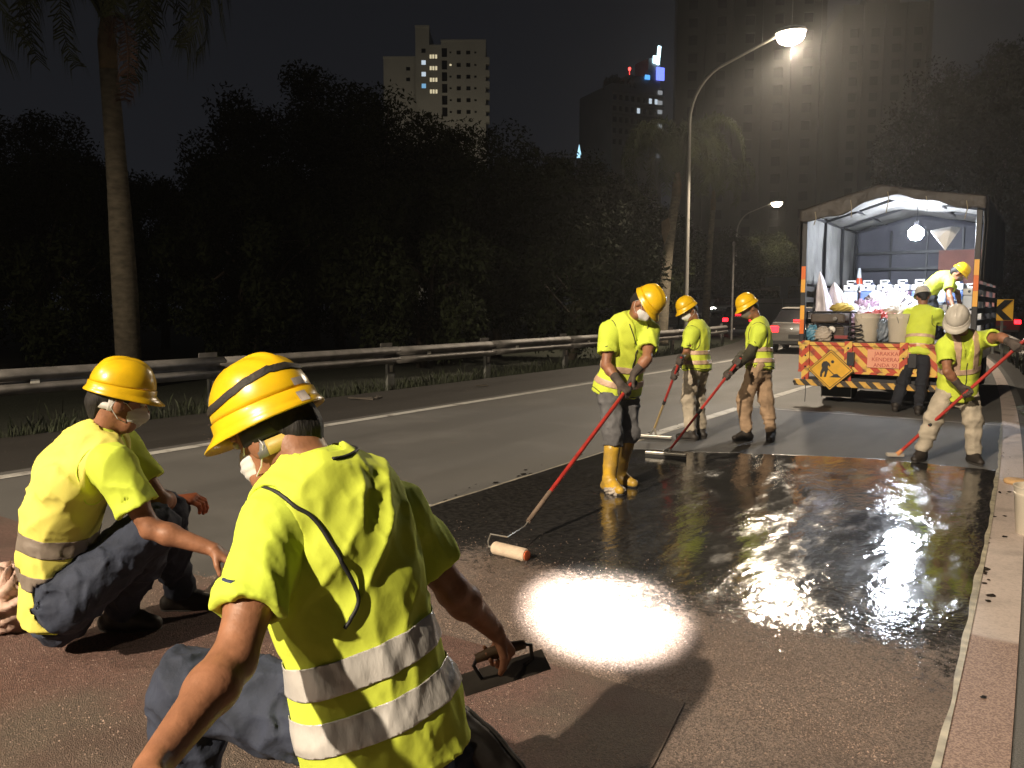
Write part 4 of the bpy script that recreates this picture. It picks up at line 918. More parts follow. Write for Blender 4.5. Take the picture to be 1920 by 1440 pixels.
def mesh_sdf(f, lo, hi, h):
    lo, hi = np.asarray(lo, float), np.asarray(hi, float); B = 8
    nb = np.maximum(1, np.ceil((hi-lo)/(h*B)).astype(int)); n = nb*B+1
    ctr = np.stack(np.meshgrid(*[lo[k]+(np.arange(nb[k])+.5)*h*B for k in range(3)], indexing='ij'), -1).reshape(-1, 3).astype(np.float32)
    dc = f(ctr).reshape(nb); act = np.argwhere(np.abs(dc) < h*B*1.35)
    Fv = np.ones(n, np.float32); sg = np.repeat(np.repeat(np.repeat(dc, B, 0), B, 1), B, 2)
    Fv[:-1, :-1, :-1] = np.sign(sg)
    lx = np.arange(B+1); loc = np.stack(np.meshgrid(lx, lx, lx, indexing='ij'), -1).reshape(-1, 3)
    for c0 in range(0, len(act), 1500):
        a = act[c0:c0+1500]; idx = (a[:, None, :]*B+loc[None]).reshape(-1, 3); P = (lo+idx*h).astype(np.float32)
        Fv[idx[:, 0], idx[:, 1], idx[:, 2]] = f(P)
    ins = Fv < 0
    cnt = sum(ins[x:n[0]-1+x, y:n[1]-1+y, z:n[2]-1+z].astype(np.int8) for x in (0, 1) for y in (0, 1) for z in (0, 1))
    cells = np.argwhere((cnt > 0) & (cnt < 8)); cid = -np.ones(tuple(n-1), np.int64); cid[tuple(cells.T)] = np.arange(len(cells))
    acc = np.zeros((len(cells), 3)); num = np.zeros(len(cells)); cor = [(x, y, z) for x in (0, 1) for y in (0, 1) for z in (0, 1)]
    val = {c: Fv[cells[:, 0]+c[0], cells[:, 1]+c[1], cells[:, 2]+c[2]] for c in cor}
    for a in cor:
        for k in range(3):
            if a[k] == 0:
                b = list(a); b[k] = 1; b = tuple(b); va, vb = val[a], val[b]; m = (va < 0) != (vb < 0)
                t = np.where(m, va/np.where(m, va-vb, 1), 0); p = np.array(a)[None]+np.eye(3)[k][None]*t[:, None]; acc[m] += p[m]; num[m] += 1
    V = lo+(cells+acc/np.maximum(num, 1)[:, None])*h; Fs = []
    for k in range(3):
        i1, i2 = (k+1) % 3, (k+2) % 3; sl0 = [slice(None)]*3; sl1 = [slice(None)]*3; sl0[k] = slice(0, -1); sl1[k] = slice(1, None)
        a, b = ins[tuple(sl0)], ins[tuple(sl1)]; e = np.argwhere(a != b)
        e = e[(e[:, i1] > 0) & (e[:, i2] > 0) & (e[:, i1] < n[i1]-1) & (e[:, i2] < n[i2]-1)]
        q = []
        for d1, d2 in ((-1, -1), (0, -1), (0, 0), (-1, 0)):
            c = e.copy(); c[:, i1] += d1; c[:, i2] += d2; q.append(cid[tuple(c.T)])
        q = np.stack(q, 1); flip = ~a[tuple(e.T)]; q[flip] = q[flip][:, ::-1]; Fs.append(q[(q >= 0).all(1)])
    return V, np.concatenate(Fs)
def sdf_obj(name, f, lo, hi, h, material, parent, org, sm=1):
    V, F = mesh_sdf(f, lo, hi, h)
    me = bpy.data.meshes.new(name); me.from_pydata((V-np.asarray(org)).tolist(), [], F.tolist())
    o = link(name, me, material, parent, True)
    return o
def box_of(pts, r): P = np.array(pts); return P.min(0)-r, P.max(0)+r
def strip(o, planes, name, material, off=.003, th=.0015):
    """a tape cut out of the garment o between planes (point, normal kept side), lifted off its surface"""
    bm = bmesh.new(); bm.from_mesh(o.data); org = Vector(o.parent.location)
    for p, n_ in planes:
        g_ = bm.verts[:]+bm.edges[:]+bm.faces[:]
        bmesh.ops.bisect_plane(bm, geom=g_, plane_co=Vector(p)-org, plane_no=Vector(n_), clear_inner=True)
    if not bm.faces: bm.free(); return None
    bm.normal_update()
    for v in bm.verts: v.co += v.normal*off
    me = bpy.data.meshes.new(name); bm.to_mesh(me); bm.free()
    c = link(name, me, material, o, True); m = c.modifiers.new('s', 'SOLIDIFY'); m.thickness = th; m.offset = 1; return c
def snap(o, pts, r, name, material, lift=.002, n=6, closed=False, sm=2):
    """a cord laid on the surface of o"""
    bv = BVHTree.FromPolygons([v.co for v in o.data.vertices], [p.vertices for p in o.data.polygons]); org = Vector(o.parent.location); Q = []
    for p in pts:
        c, nn, _, _ = bv.find_nearest(Vector(p)-org)
        if c is not None: Q.append(c+nn*lift)
    if closed: Q.append(Q[0])
    for _ in range(sm): Q = [Q[0]]+[(Q[i-1]+Q[i]*2+Q[i+1])/4 for i in range(1, len(Q)-1)]+[Q[-1]]
    return MB().tube(Q, r, n).build(name, material, o, smooth='all')

M_skin = mat('skin', (.34, .155, .085), .5, nscale=26, var=.3, bump=.3, bscale=75, dist=.005, spec=.45)
M_lime = mat('lime_fabric', (.68, .80, .075), .8, nscale=7, var=.12, bump=.35, bscale=22, dist=.006)
M_lime2 = mat('lime_shirt', (.64, .79, .075), .85, nscale=7, var=.14, bump=.35, bscale=22, dist=.006)
M_band = mat('silver_tape', (.74, .72, .69), .32, metal=.25, nscale=14, var=.22, bump=.55, bscale=26, dist=.010, stretch=(1, 1, .35))
M_bandp = mat('pale_tape', (.72, .50, .36), .45, metal=.1, nscale=16, var=.25, bump=.4, bscale=30, dist=.008)
M_bandd = mat('dull_tape', (.24, .20, .165), .5, nscale=14, var=.2, bump=.4, bscale=30, dist=.008)
M_pipe = mat('black_piping', (.012, .012, .014), .6)
M_jean = mat('denim', (.034, .044, .076), .85, nscale=13, var=.35, bump=.5, bscale=26, dist=.012)
M_jeang = mat('grey_denim', (.15, .15, .16), .85, nscale=9, var=.5, bump=.5, bscale=26, dist=.012)
M_tan = mat('tan_trousers', (.44, .30, .19), .85, nscale=9, var=.3, bump=.5, bscale=24, dist=.012)
M_khaki = mat('khaki_trousers', (.48, .42, .33), .85, nscale=8, var=.35, bump=.5, bscale=24, dist=.012)
M_navy = mat('navy_trousers', (.014, .016, .024), .85, nscale=8, var=.3, bump=.5, bscale=24, dist=.012)
M_boot = mat('dark_leather', (.030, .024, .020), .6, nscale=16, var=.5, bump=.3, bscale=50, dist=.004)
M_sole = mat('boot_sole', (.06, .055, .05), .8, nscale=12, var=.4)
M_gum = mat('yellow_rubber', (.66, .40, .03), .38, nscale=9, var=.0, col2=(.30, .20, .06), bump=.2, bscale=30, dist=.004)
M_glove = mat('grey_glove', (.095, .075, .065), .9, nscale=20, var=.5, bump=.4, bscale=120, dist=.003)
M_hely = mat('helmet_yellow', (.86, .54, .012), .30, nscale=11, var=.24, coat=.25, bump=.06, bscale=30, dist=.004)
M_helw = mat('helmet_white', (.66, .62, .55), .34, nscale=11, var=.28, coat=.2)
M_hair = mat('black_hair', (.012, .010, .009), .7, nscale=60, var=.5, bump=.6, bscale=120, dist=.006, stretch=(1, 1, .2))
M_mask = mat('face_mask', (.72, .72, .72), .8, nscale=14, var=.08, bump=.1, bscale=90, dist=.003)
M_eye = mat('eye_white', (.6, .58, .55), .3)
M_harn = mat('harness_white', (.55, .54, .52), .5, nscale=10, var=.25); M_hblk = mat('harness_black', (.02, .02, .02), .6)
POSE = {
    'w1': {'pel': (-3.026, 5.921, 0.872), 'neck': (-2.865, 5.851, 1.411), 'head': (-2.735, 5.771, 1.521), 'shl': (-2.755, 5.939, 1.308), 'shr': (-3.008, 5.716, 1.309), 'hipl': (-2.995, 6.036, 0.846), 'hipr': (-3.072, 5.838, 0.858), 'ell': (-2.698, 5.757, 1.096), 'wrl': (-2.696, 5.560, 0.943), 'anl': (-3.041, 5.972, 0.090), 'tol': (-2.873, 5.945, 0.040), 'knl': (-2.961, 5.994, 0.456), 'elr': (-2.990, 5.633, 1.037), 'wrr': (-2.848, 5.647, 0.831), 'anr': (-2.991, 5.704, 0.090), 'tor': (-2.840, 5.625, 0.040), 'knr': (-2.977, 5.743, 0.475)},
    'w2': {'pel': (-3.462, 8.707, 0.838), 'neck': (-3.476, 8.715, 1.300), 'head': (-3.551, 8.656, 1.458), 'shl': (-3.452, 8.536, 1.202), 'shr': (-3.468, 8.929, 1.210), 'hipl': (-3.460, 8.609, 0.832), 'hipr': (-3.451, 8.810, 0.820), 'ell': (-3.517, 8.493, 0.946), 'wrl': (-3.603, 8.436, 0.735), 'anl': (-3.399, 8.437, 0.090), 'tol': (-3.559, 8.435, 0.040), 'knl': (-3.477, 8.519, 0.448), 'elr': (-3.585, 8.866, 0.978), 'wrr': (-3.697, 8.760, 0.800), 'anr': (-3.369, 8.646, 0.090), 'tor': (-3.524, 8.684, 0.040), 'knr': (-3.455, 8.736, 0.439)},
    'w3': {'pel': (-2.808, 8.918, 0.865), 'neck': (-2.843, 8.948, 1.328), 'head': (-2.934, 8.880, 1.488), 'shl': (-2.780, 8.796, 1.226), 'shr': (-2.862, 9.132, 1.240), 'hipl': (-2.798, 8.814, 0.853), 'hipr': (-2.808, 9.037, 0.839), 'ell': (-2.848, 8.702, 0.981), 'wrl': (-3.000, 8.634, 0.811), 'anl': (-2.888, 8.791, 0.090), 'tol': (-2.988, 8.664, 0.040), 'knl': (-2.902, 8.727, 0.471), 'elr': (-3.021, 9.184, 1.026), 'wrr': (-3.148, 9.119, 0.837), 'anr': (-2.662, 8.947, 0.090), 'tor': (-2.631, 8.789, 0.040), 'knr': (-2.718, 8.898, 0.469)},
    'w4': {'pel': (-0.832, 8.768, 0.737), 'neck': (-0.797, 8.582, 1.236), 'head': (-0.836, 8.424, 1.368), 'shl': (-0.657, 8.699, 1.196), 'shr': (-0.939, 8.545, 1.134), 'hipl': (-0.756, 8.842, 0.714), 'hipr': (-0.909, 8.736, 0.714), 'ell': (-0.491, 8.483, 1.226), 'wrl': (-0.345, 8.294, 1.244), 'anl': (-0.677, 8.739, 0.090), 'tol': (-0.596, 8.598, 0.040), 'knl': (-0.689, 8.742, 0.406), 'elr': (-0.895, 8.406, 0.902), 'wrr': (-0.784, 8.289, 0.725), 'anr': (-1.098, 8.585, 0.090), 'tor': (-1.138, 8.427, 0.040), 'knr': (-1.016, 8.604, 0.411)},
    'w5': {'pel': (-1.757, 12.906, 0.845), 'neck': (-1.747, 13.086, 1.484), 'head': (-1.768, 13.140, 1.648), 'shl': (-1.931, 13.070, 1.398), 'shr': (-1.552, 13.003, 1.401), 'hipl': (-1.834, 12.922, 0.810), 'hipr': (-1.673, 12.912, 0.816), 'ell': (-2.037, 13.251, 1.205), 'wrl': (-1.924, 13.474, 1.202), 'anl': (-1.965, 12.509, 0.090), 'tol': (-1.985, 12.678, 0.040), 'knl': (-1.914, 12.762, 0.414), 'elr': (-1.463, 13.199, 1.214), 'wrr': (-1.625, 13.390, 1.208), 'anr': (-1.639, 12.294, 0.090), 'tor': (-1.652, 12.464, 0.040), 'knr': (-1.660, 12.647, 0.400)},
    'w6': {'pel': (-1.888, 14.602, 1.698), 'neck': (-1.568, 14.490, 1.980), 'head': (-1.449, 14.394, 2.025), 'shl': (-1.655, 14.638, 1.885), 'shr': (-1.559, 14.303, 1.891), 'hipl': (-1.913, 14.699, 1.630), 'hipr': (-1.835, 14.509, 1.628), 'ell': (-1.492, 14.815, 1.732), 'wrl': (-1.458, 14.953, 1.526), 'anl': (-1.895, 14.764, 1.036), 'tol': (-1.785, 14.775, 1.003), 'knl': (-1.897, 14.674, 1.326), 'elr': (-1.529, 14.113, 1.681), 'wrr': (-1.453, 13.958, 1.500), 'anr': (-1.781, 14.599, 1.043), 'tor': (-1.673, 14.609, 1.010), 'knr': (-1.783, 14.509, 1.329)},
    'fg': {'pel': (-1.275, 1.302, 0.539), 'neck': (-1.403, 1.233, 1.125), 'head': (-1.533, 1.225, 1.201), 'shl': (-1.388, 1.097, 1.026), 'shr': (-1.346, 1.418, 1.007), 'hipl': (-1.317, 1.249, 0.543), 'hipr': (-1.258, 1.394, 0.497), 'ell': (-1.269, 0.902, 0.829), 'wrl': (-1.160, 0.668, 0.769), 'anl': (-1.731, 1.063, 0.153), 'tol': (-1.855, 0.993, 0.087), 'knl': (-1.723, 1.093, 0.570), 'elr': (-1.288, 1.585, 0.762), 'wrr': (-1.298, 1.781, 0.584), 'anr': (-1.406, 1.759, 0.216), 'tor': (-1.270, 1.876, 0.197), 'knr': (-1.465, 1.439, 0.130)},
    'lm': {'pel': (-3.476, 1.631, 0.297), 'neck': (-3.291, 1.752, 0.966), 'head': (-3.259, 1.803, 1.105), 'shl': (-3.396, 1.878, 0.886), 'shr': (-3.127, 1.695, 0.865), 'hipl': (-3.528, 1.715, 0.274), 'hipr': (-3.291, 1.565, 0.304), 'ell': (-3.268, 1.979, 0.638), 'wrl': (-3.451, 2.153, 0.578), 'anl': (-3.541, 2.218, 0.090), 'tol': (-3.410, 2.337, 0.040), 'knl': (-3.410, 2.071, 0.537), 'elr': (-3.003, 1.770, 0.607), 'wrr': (-2.815, 1.924, 0.514), 'anr': (-3.543, 1.912, 0.090), 'tor': (-3.397, 2.012, 0.040), 'knr': (-3.201, 1.900, 0.547)}}
V3 = lambda t: np.array(t, float)
_rt = np.array([math.cos(_th), math.sin(_th), 0.]); _fh = np.array([-math.sin(_th), math.cos(_th), 0.])
def on_(a, b, t): return a+(b-a)*t
def view(a, b, c): return nrm(a*_rt+b*_fh+np.array([0, 0, c]))    # right, away, up

def hand_prims(W, D_, Nn, side, curl, s=1., fat=0., spread=.0, thumb=1.):
    """palm and five fingers; D_ along the hand, Nn out of the palm; side +1 left hand, -1 right hand"""
    D_ = nrm(D_); Nn = nrm(Nn-D_*(Nn@D_)); T = nrm(np.cross(D_, Nn))*side; P = []; r = .0088*s+fat
    for i, (o_, l) in enumerate(((.030, .92), (.0105, 1.0), (-.0095, .95), (-.028, .78))):
        k0 = W+T*o_*.45*s+D_*.004; kn = W+D_*(.088-abs(o_-.01)*.22)*s+T*o_*s
        P.append((cone(k0, kn, .0165*s+fat, .0118*s+fat), .014)); p = kn; a = 0.; c = curl if np.isscalar(curl) else curl[i]
        for j, (sl, bd) in enumerate(((.044, 1.15), (.027, 1.5), (.021, .9))):
            a += bd*c; d = D_*math.cos(a)+Nn*math.sin(a)+T*spread*(1.5-i)*.2; q = p+nrm(d)*sl*l*s; P.append((cone(p, q, r*(1-.10*j), r*(.94-.12*j)), .004)); p = q
    b = W+D_*.022*s+T*.022*s+Nn*.008*s; d1 = nrm(D_*.62+T*.62*thumb+Nn*.42); p1 = b+d1*.042*s; d2 = nrm(D_*.85+T*.15+Nn*.65); p2 = p1+d2*.032*s; d3 = nrm(D_*.8-T*.25+Nn*.6); p3 = p2+d3*.024*s
    P += [(cone(b, p1, .0145*s+fat, .0115*s+fat), .012), (cone(p1, p2, .0108*s+fat, .0098*s+fat), .004), (cone(p2, p3, .0098*s+fat, .0078*s+fat), .004)]
    return P

def helmet(parent, org, c, hf, hu, material, s=1.):
    hl = np.cross(hu, hf); M = np.stack([hf, hl, hu], 1)
    def W(x, y, z): return tuple(c+M@np.array([x, y, z])*s-org)
    nph, nth = 56, 16; base = .028
    def rad(p): 
        cx = math.cos(p); L = .140 if cx > 0 else .132; return 1./math.sqrt((cx/L)**2+(math.sin(p)/.112)**2)
    V = []; F = []
    for j in range(nth+1):
        th = math.pi/2*j/nth; rr = math.cos(th)**.80; hh = .118*math.sin(th)**1.06
        for i in range(nph):
            p = 2*math.pi*i/nph; x, y = rad(p)*rr*math.cos(p), rad(p)*rr*math.sin(p); rg_ = 0.
            t = min(1, j/4.)
            for yc, wd_, am in ((0, .016, .0075), (.046, .010, .004), (-.046, .010, .004)): rg_ += am*max(0, 1-((y-yc)/wd_)**2)**1.5*t*(1 if abs(x) < .09 else max(0, 1-(abs(x)-.09)/.03))
            V.append(W(x, y, base+.020+hh+rg_))
    for j in range(nth):
        for i in range(nph): F.append((j*nph+i, j*nph+(i+1) % nph, (j+1)*nph+(i+1) % nph, (j+1)*nph+i))
    sh = MB().add(V, F).build('helmet', material, parent, smooth='all'); md = sh.modifiers.new('s', 'SOLIDIFY'); md.thickness = .003; md.offset = -1
    V = []; F = []
    rows = [(1.0, 0, .020), (1.035, 0, .018), (1.05, 0, -.004), (1.07, .30, -.012), (1.09, 1., -.022), (1.085, .98, -.026), (1.03, .25, -.014)]
    for k, br, z in rows:
        for i in range(nph):
            p = 2*math.pi*i/nph; f_ = max(0, math.cos(p))**1.6; r_ = rad(p)*k+br*(.034*f_+.005); V.append(W(r_*math.cos(p), r_*math.sin(p), base+z-br*.016*f_+.010*(1-abs(math.cos(p)))*br*-.6))
    for j in range(len(rows)-1):
        for i in range(nph): F.append(((j+1)*nph+i, (j+1)*nph+(i+1) % nph, j*nph+(i+1) % nph, j*nph+i))
    br_ = MB().add(V, F).build('brim', material, sh, smooth='all'); br_.modifiers.new('s', 'SOLIDIFY').thickness = .002
    return sh, W, rad, base
def head_band(sh, W, z0, z1, a0, a1, r1, r2, material, name='headband', n=28, th=.004):
    V = []
    for i in range(n+1):
        p = a0+(a1-a0)*i/n
        for z in (z0, z1): V.append(W(r1*math.cos(p), r2*math.sin(p), z))
    o = MB().add(V, [(2*i, 2*i+2, 2*i+3, 2*i+1) for i in range(n)]).build(name, material, sh, smooth='all'); o.modifiers.new('s', 'SOLIDIFY').thickness = th; return o

def make_person(key, label, s, face, h, helm, trou, bandm, bands=((.10, .20), (.30, .40)), vest=True, glove=(None, None), hands=None, hunch=0., gum=False, mask=M_mask, arm_cover=None, ground=0., headup=None, hem=-.17, vflare=0., sleeve=.66, a_=1., lr=1., tf=1., sr=1., shirt_fold=.010, vmat=None, hs_=.92, group='road workers in lime vests'):
    J = {k: V3(v) for k, v in POSE[key].items()}; org = np.array([(J['anl'][0]+J['anr'][0])/2, (J['anl'][1]+J['anr'][1])/2, ground])
    root = empty('person', org, 0, label, 'person', group); OUT = {'root': root, 'J': J, 'org': org}
    pel, neck = J['pel'], J['neck']; ax = nrm(neck-pel); TL_ = np.linalg.norm(neck-pel); hs = nrm(J['hipl']-J['hipr']); ss = nrm(J['shl']-J['shr'])
    fwd = nrm(np.cross(nrm(hs+ss), ax)); mid = (pel+neck)/2-fwd*hunch
    def spn(t):
        if t < 0: return pel+nrm(mid-pel)*t*TL_
        if t > 1: return neck+nrm(neck-mid)*(t-1)*TL_
        c = 2*mid-.5*(pel+neck); return (1-t)**2*pel+2*t*(1-t)*c+t*t*neck
    def sdv(t): return nrm(hs*(1-min(max(t, 0), 1))+ss*min(max(t, 0), 1))
    prof = [(-.22, .172, .128), (0, .168, .125), (.25, .158, .118), (.5, .163, .122), (.72, .172, .124), (.88, .150, .102), (.97, .080, .068)]
    st = [(spn(t), sdv(t), a*s*a_, b*s*a_) for t, a, b in prof]; OUT['spn'] = spn; OUT['sdv'] = sdv; OUT['fwd'] = fwd
    torso = tube_s(st, .03); lo, hi = box_of([J[k] for k in ('pel', 'neck', 'shl', 'shr', 'ell', 'elr')]+[spn(-.3)], .24*s)
    Ms = np.stack([ss*13, fwd*9, ax*3.0]); Md = np.stack([(ss+ax*.9)*10, fwd*7, (ax-ss*.9)*2.4])
    # ---- shirt
    fs = [torso]
    for sd in 'lr':
        sh, el = J['sh'+sd], J['el'+sd]; e = sh+(el-sh)*sleeve; nb = spn(.93)
        fs += [(cone(nb, sh, .066*s*sr, .066*s*sr), .05), (cone(sh, sh+(e-sh)*1.15, .075*s*sr, .080*s*sr), .04)]
    shirt = union(fs, .04)
    for sd in 'lr':
        sh, el = J['sh'+sd], J['el'+sd]; e = sh+(el-sh)*sleeve; d = nrm(el-sh); near = cone(sh+d*.02, el+d*.2, .16*s, .16*s)
        pl_ = plane(e, d); shirt = (lambda f, pl_, near: lambda P: smax(f(P), np.where(near(P) < 0, pl_(P), -1.), .006))(shirt, pl_, near)
        shirt = minus(shirt, cone(e-d*.035, el+d*.1, .062*s*sr, .066*s*sr), .004)
    shirt = inter(shirt, plane(spn(hem-.02), -(spn(0)-spn(-.2))), .008)
    shirt0 = shirt
    shirt = folds(folds(shirt, Ms, shirt_fold*.9), Md, shirt_fold*.8)
    if key in ('fg', 'lm'): shirt = folds(shirt, np.stack([(ss-ax*.4)*34, fwd*26, (ax+ss*.5)*9]), .0028, 3.)
    shirt_o = sdf_obj('shirt', shirt, lo, hi, h, M_lime2 if vmat is None else vmat, root, org); OUT['shirt'] = shirt_o
    # ---- trousers
    hipst = [(spn(-.16), hs, .142*s*a_, .110*s*a_), (spn(0), hs, .144*s*a_, .108*s*a_), (spn(.16), hs, .136*s*a_, .100*s*a_)]
    fs = [tube_s(hipst, .02)]
    for sd in 'lr':
        hp, kn, an = J['hip'+sd], J['kn'+sd], J['an'+sd]; fs += [(cone(hp, kn, .094*s*(1+(lr-1)*1.1), .072*s*lr), .05), (cone(kn, on_(kn, an, .35), .070*s*lr, .070*s*lr), .03), (cone(on_(kn, an, .35), an, .070*s*lr, .060*s), .03), (ell(kn, (.074*s*lr,)*3), .03)]
    tr = union(fs, .05)
    for sd in 'lr':
        kn, an = J['kn'+sd], J['an'+sd]; d = nrm(an-kn); cut = an-d*(.30*s if gum else .015); near = cone(kn+d*.1, an+d*.15, .12, .12)
        tr = (lambda f, pl_, near: lambda P: smax(f(P), np.where(near(P) < 0, pl_(P), -1.), .006))(tr, plane(cut, d), near)
    leg = nrm((J['anl']+J['anr'])/2-pel); u = nrm(np.cross(leg, fwd)+1e-3)
    tr = folds(folds(tr, np.stack([u*4, np.cross(leg, u)*4, leg*17]), .017*tf), np.stack([u*14, np.cross(leg, u)*14, leg*4]), .014*tf)
    tr = folds(tr, np.eye(3)*21., .008*tf, 3.)
    tr = tr if key == 'lm' else minus(tr, offset(shirt0, .007), .004)
    lo2, hi2 = box_of([J[k] for k in ('pel', 'hipl', 'hipr', 'knl', 'knr', 'anl', 'anr')]+[spn(.2)], .22*s)
    OUT['trousers'] = sdf_obj('trousers', tr, lo2, hi2, h*1.15, trou, root, org)
    # ---- vest
    if vest:
        vt = offset(tube_s([(p, q, a+(vflare*max(0, .3-t_)), b+(vflare*.8*max(0, .3-t_))) for (p, q, a, b), (t_, _, _) in zip(st, prof)], .03), .013*s)
        fs = [vt]
        for sd in 'lr': fs.append((cone(spn(.93), spn(.93)*.35+J['sh'+sd]*.65, .076*s, .077*s), .04))
        vf = union(fs, .04)
        for sd, q in (('l', 1), ('r', -1)):
            c = J['sh'+sd]+ss*q*.035*s; vf = minus(vf, ell(c-ax*.05*s, (.075*s, .085*s, .135*s), np.stack([ss, fwd, ax])), .006)
        vf = minus(vf, ell(neck+ax*.035*s+fwd*.02, (.078*s, .085*s, .075*s), np.stack([ss, fwd, ax])), .006)
        vf = minus(vf, cone(spn(.98)+fwd*.09*s, spn(.62)+fwd*.15*s, .055*s, .012*s), .006)
        vf = inter(vf, plane(spn(hem), -(spn(0)-spn(-.2))), .006)
        vf = folds(folds(vf, Ms, shirt_fold), Md, shirt_fold)
        if key in ('fg', 'lm'): vf = folds(vf, np.stack([(ss-ax*.4)*34, fwd*26, (ax+ss*.5)*9]), .0028, 3.)
        if key == 'lm': vf = minus(vf, offset(tr, .004), .006)
        vo = sdf_obj('vest', vf, lo, hi, h, M_lime, root, org); OUT['vest'] = vo
    else: vo = shirt_o
    for t0, t1 in bands:
        n_ = nrm(spn(t1)-spn(t0)); c = strip(vo, [(spn(t0), n_), (spn(t1), -n_)], 'reflective_band', bandm)
    # ---- skin: head, neck, arms, hands as one surface with the trunk under the clothes
    hf = nrm(face); hd = J['head']; hu = nrm(headup if headup is not None else (hd-neck)); hu = nrm(hu-hf*(hu@hf)); hl = np.cross(hu, hf); M = np.stack([hl, hf, hu]); H_ = lambda x, y, z: hd+(hl*x+hf*y+hu*z)*s
    fs = [ell(H_(0, -.012, .030), (.074*s, .093*s, .084*s), M), (ell(H_(0, .030, -.040), (.060*s, .066*s, .082*s), M), .03), (cone(H_(-.03, .045, -.085), H_(.03, .045, -.085), .034*s, .034*s), .025),
          (cone(H_(0, .090, .010), H_(0, .112, -.032), .009*s, .015*s), .012), (cone(H_(-.035, .083, .026), H_(.035, .083, .026), .012*s, .012*s), .015),
          (ell(H_(.077, -.008, -.012), (.011*s, .022*s, .034*s), M), .008), (ell(H_(-.077, -.008, -.012), (.011*s, .022*s, .034*s), M), .008),
          (cone(spn(.93), hd+(neck-hd)*.45-hf*.012, .062*s, .054*s), .03), (cone(hd+(neck-hd)*.45-hf*.012, H_(0, -.02, -.04), .054*s, .055*s), .03),
          (cone(pel, spn(.5), .07*s, .08*s), .04), (cone(spn(.5), spn(.95), .08*s, .06*s), .04), (cone(J['hipl'], J['hipr'], .05*s, .05*s), .04), (cone(spn(.9), J['shl'], .05*s, .05*s), .04), (cone(spn(.9), J['shr'], .05*s, .05*s), .04)]
    for sd in 'lr': fs += [(cone(J['hip'+sd], J['kn'+sd], .055*s, .045*s), .03), (cone(J['kn'+sd], J['an'+sd], .042*s, .034*s), .03)]
    for sd, q in (('l', 1), ('r', -1)):
        sh, el, wr = J['sh'+sd], J['el'+sd], J['wr'+sd]; um = sh+(el-sh)*.45; fm = el+(wr-el)*.28
        fs += [(cone(sh, um, .052*s, .048*s), .03), (cone(um, el, .047*s, .038*s), .03), (cone(el, fm, .038*s, .042*s), .02), (cone(fm, wr, .041*s, .0265*s), .02)]
        bd = nrm(np.cross(nrm(el-sh), nrm(wr-el))+1e-4); ob = nrm(nrm(el-sh)-nrm(wr-el)); fs += [(ell(el+ob*.020*s, (.020*s,)*3), .02), (ell(sh+(el-sh)*.55-ob*.016*s, (.036*s,)*3), .04), (cone(el+(wr-el)*.06+bd*.014*s*q, el+(wr-el)*.34+bd*.010*s*q, .026*s, .030*s), .025), (cone(sh+(el-sh)*.12, sh+(el-sh)*.3, .050*s, .048*s), .03)]
        g_ = glove[0 if sd == 'l' else 1]
        if hands and sd in hands:
            hp = hand_prims(wr, hands[sd][0], hands[sd][1], q, hands[sd][2], s*1.03)
            if g_ is None: fs += hp
    body = union(fs, .02)
    body = minus(body, ell(H_(.032, .105, .008), (.019*s, .022*s, .012*s), M), .01); body = minus(body, ell(H_(-.032, .105, .008), (.019*s, .022*s, .012*s), M), .01)
    lo3, hi3 = box_of([J[k] for k in J if k[:2] != 'to'], .20)
    OUT['body'] = sdf_obj('body', body, lo3, hi3, h*.85, M_skin, root, org)
    for q in (-1, 1): MB().lathe(H_(q*.031, .086, .009)-org, [(.002, -.011), (.009, -.007), (.0115, 0), (.009, .007), (.002, .011)], 10, axis=hf).build('eye', M_eye, root, smooth='all')
    # ---- gloves
    for sd, q in (('l', 1), ('r', -1)):
        g_ = glove[0 if sd == 'l' else 1]
        if g_ is not None and hands and sd in hands:
            wr, el = J['wr'+sd], J['el'+sd]; d = nrm(wr-el)
            gp = union([cone(wr-d*.075, wr+d*.01, .038*s, .031*s)]+hand_prims(wr, hands[sd][0], hands[sd][1], q, hands[sd][2], s*1.08, fat=.0022), .015)
            l_, h_ = box_of([wr, wr+nrm(hands[sd][0])*.12], .13); sdf_obj('glove', gp, l_, h_, max(.004, h*.55), g_, root, org)
        if arm_cover is not None:
            sh, el, wr = J['sh'+sd], J['el'+sd], J['wr'+sd]
            ac = folds(union([cone(sh+(el-sh)*.45, el, .060*s, .053*s), cone(el, wr, .052*s, .039*s)], .03), np.stack([ss*6, fwd*6, ax*18]), .010)
            l_, h_ = box_of([sh, el, wr], .1); sdf_obj('arm_cover', ac, l_, h_, h, arm_cover, root, org)
    # ---- hair and mask
    hair = inter(union([ell(H_(0, -.014, .028), (.079*s, .097*s, .087*s), M), (cone(H_(0, -.075, -.02), H_(0, -.062, -.07), .045*s, .035*s), .03)], .03), lambda P: np.maximum((P-A_(H_(0, .035, 0)))@A_(nrm(hf-hu*.35)), -((P-A_(H_(0, 0, -.085)))@A_(hu))), .01)
    hair = minus(hair, ell(H_(.085, .0, -.02), (.03, .028, .038), M), .005); hair = minus(hair, ell(H_(-.085, .0, -.02), (.03, .028, .038), M), .005)
    l_, h_ = box_of([hd], .16*s); sdf_obj('hair', folds(hair, np.stack([hl*30, hf*30, hu*8]), .006), l_, h_, max(.005, h*.7), M_hair, root, org)
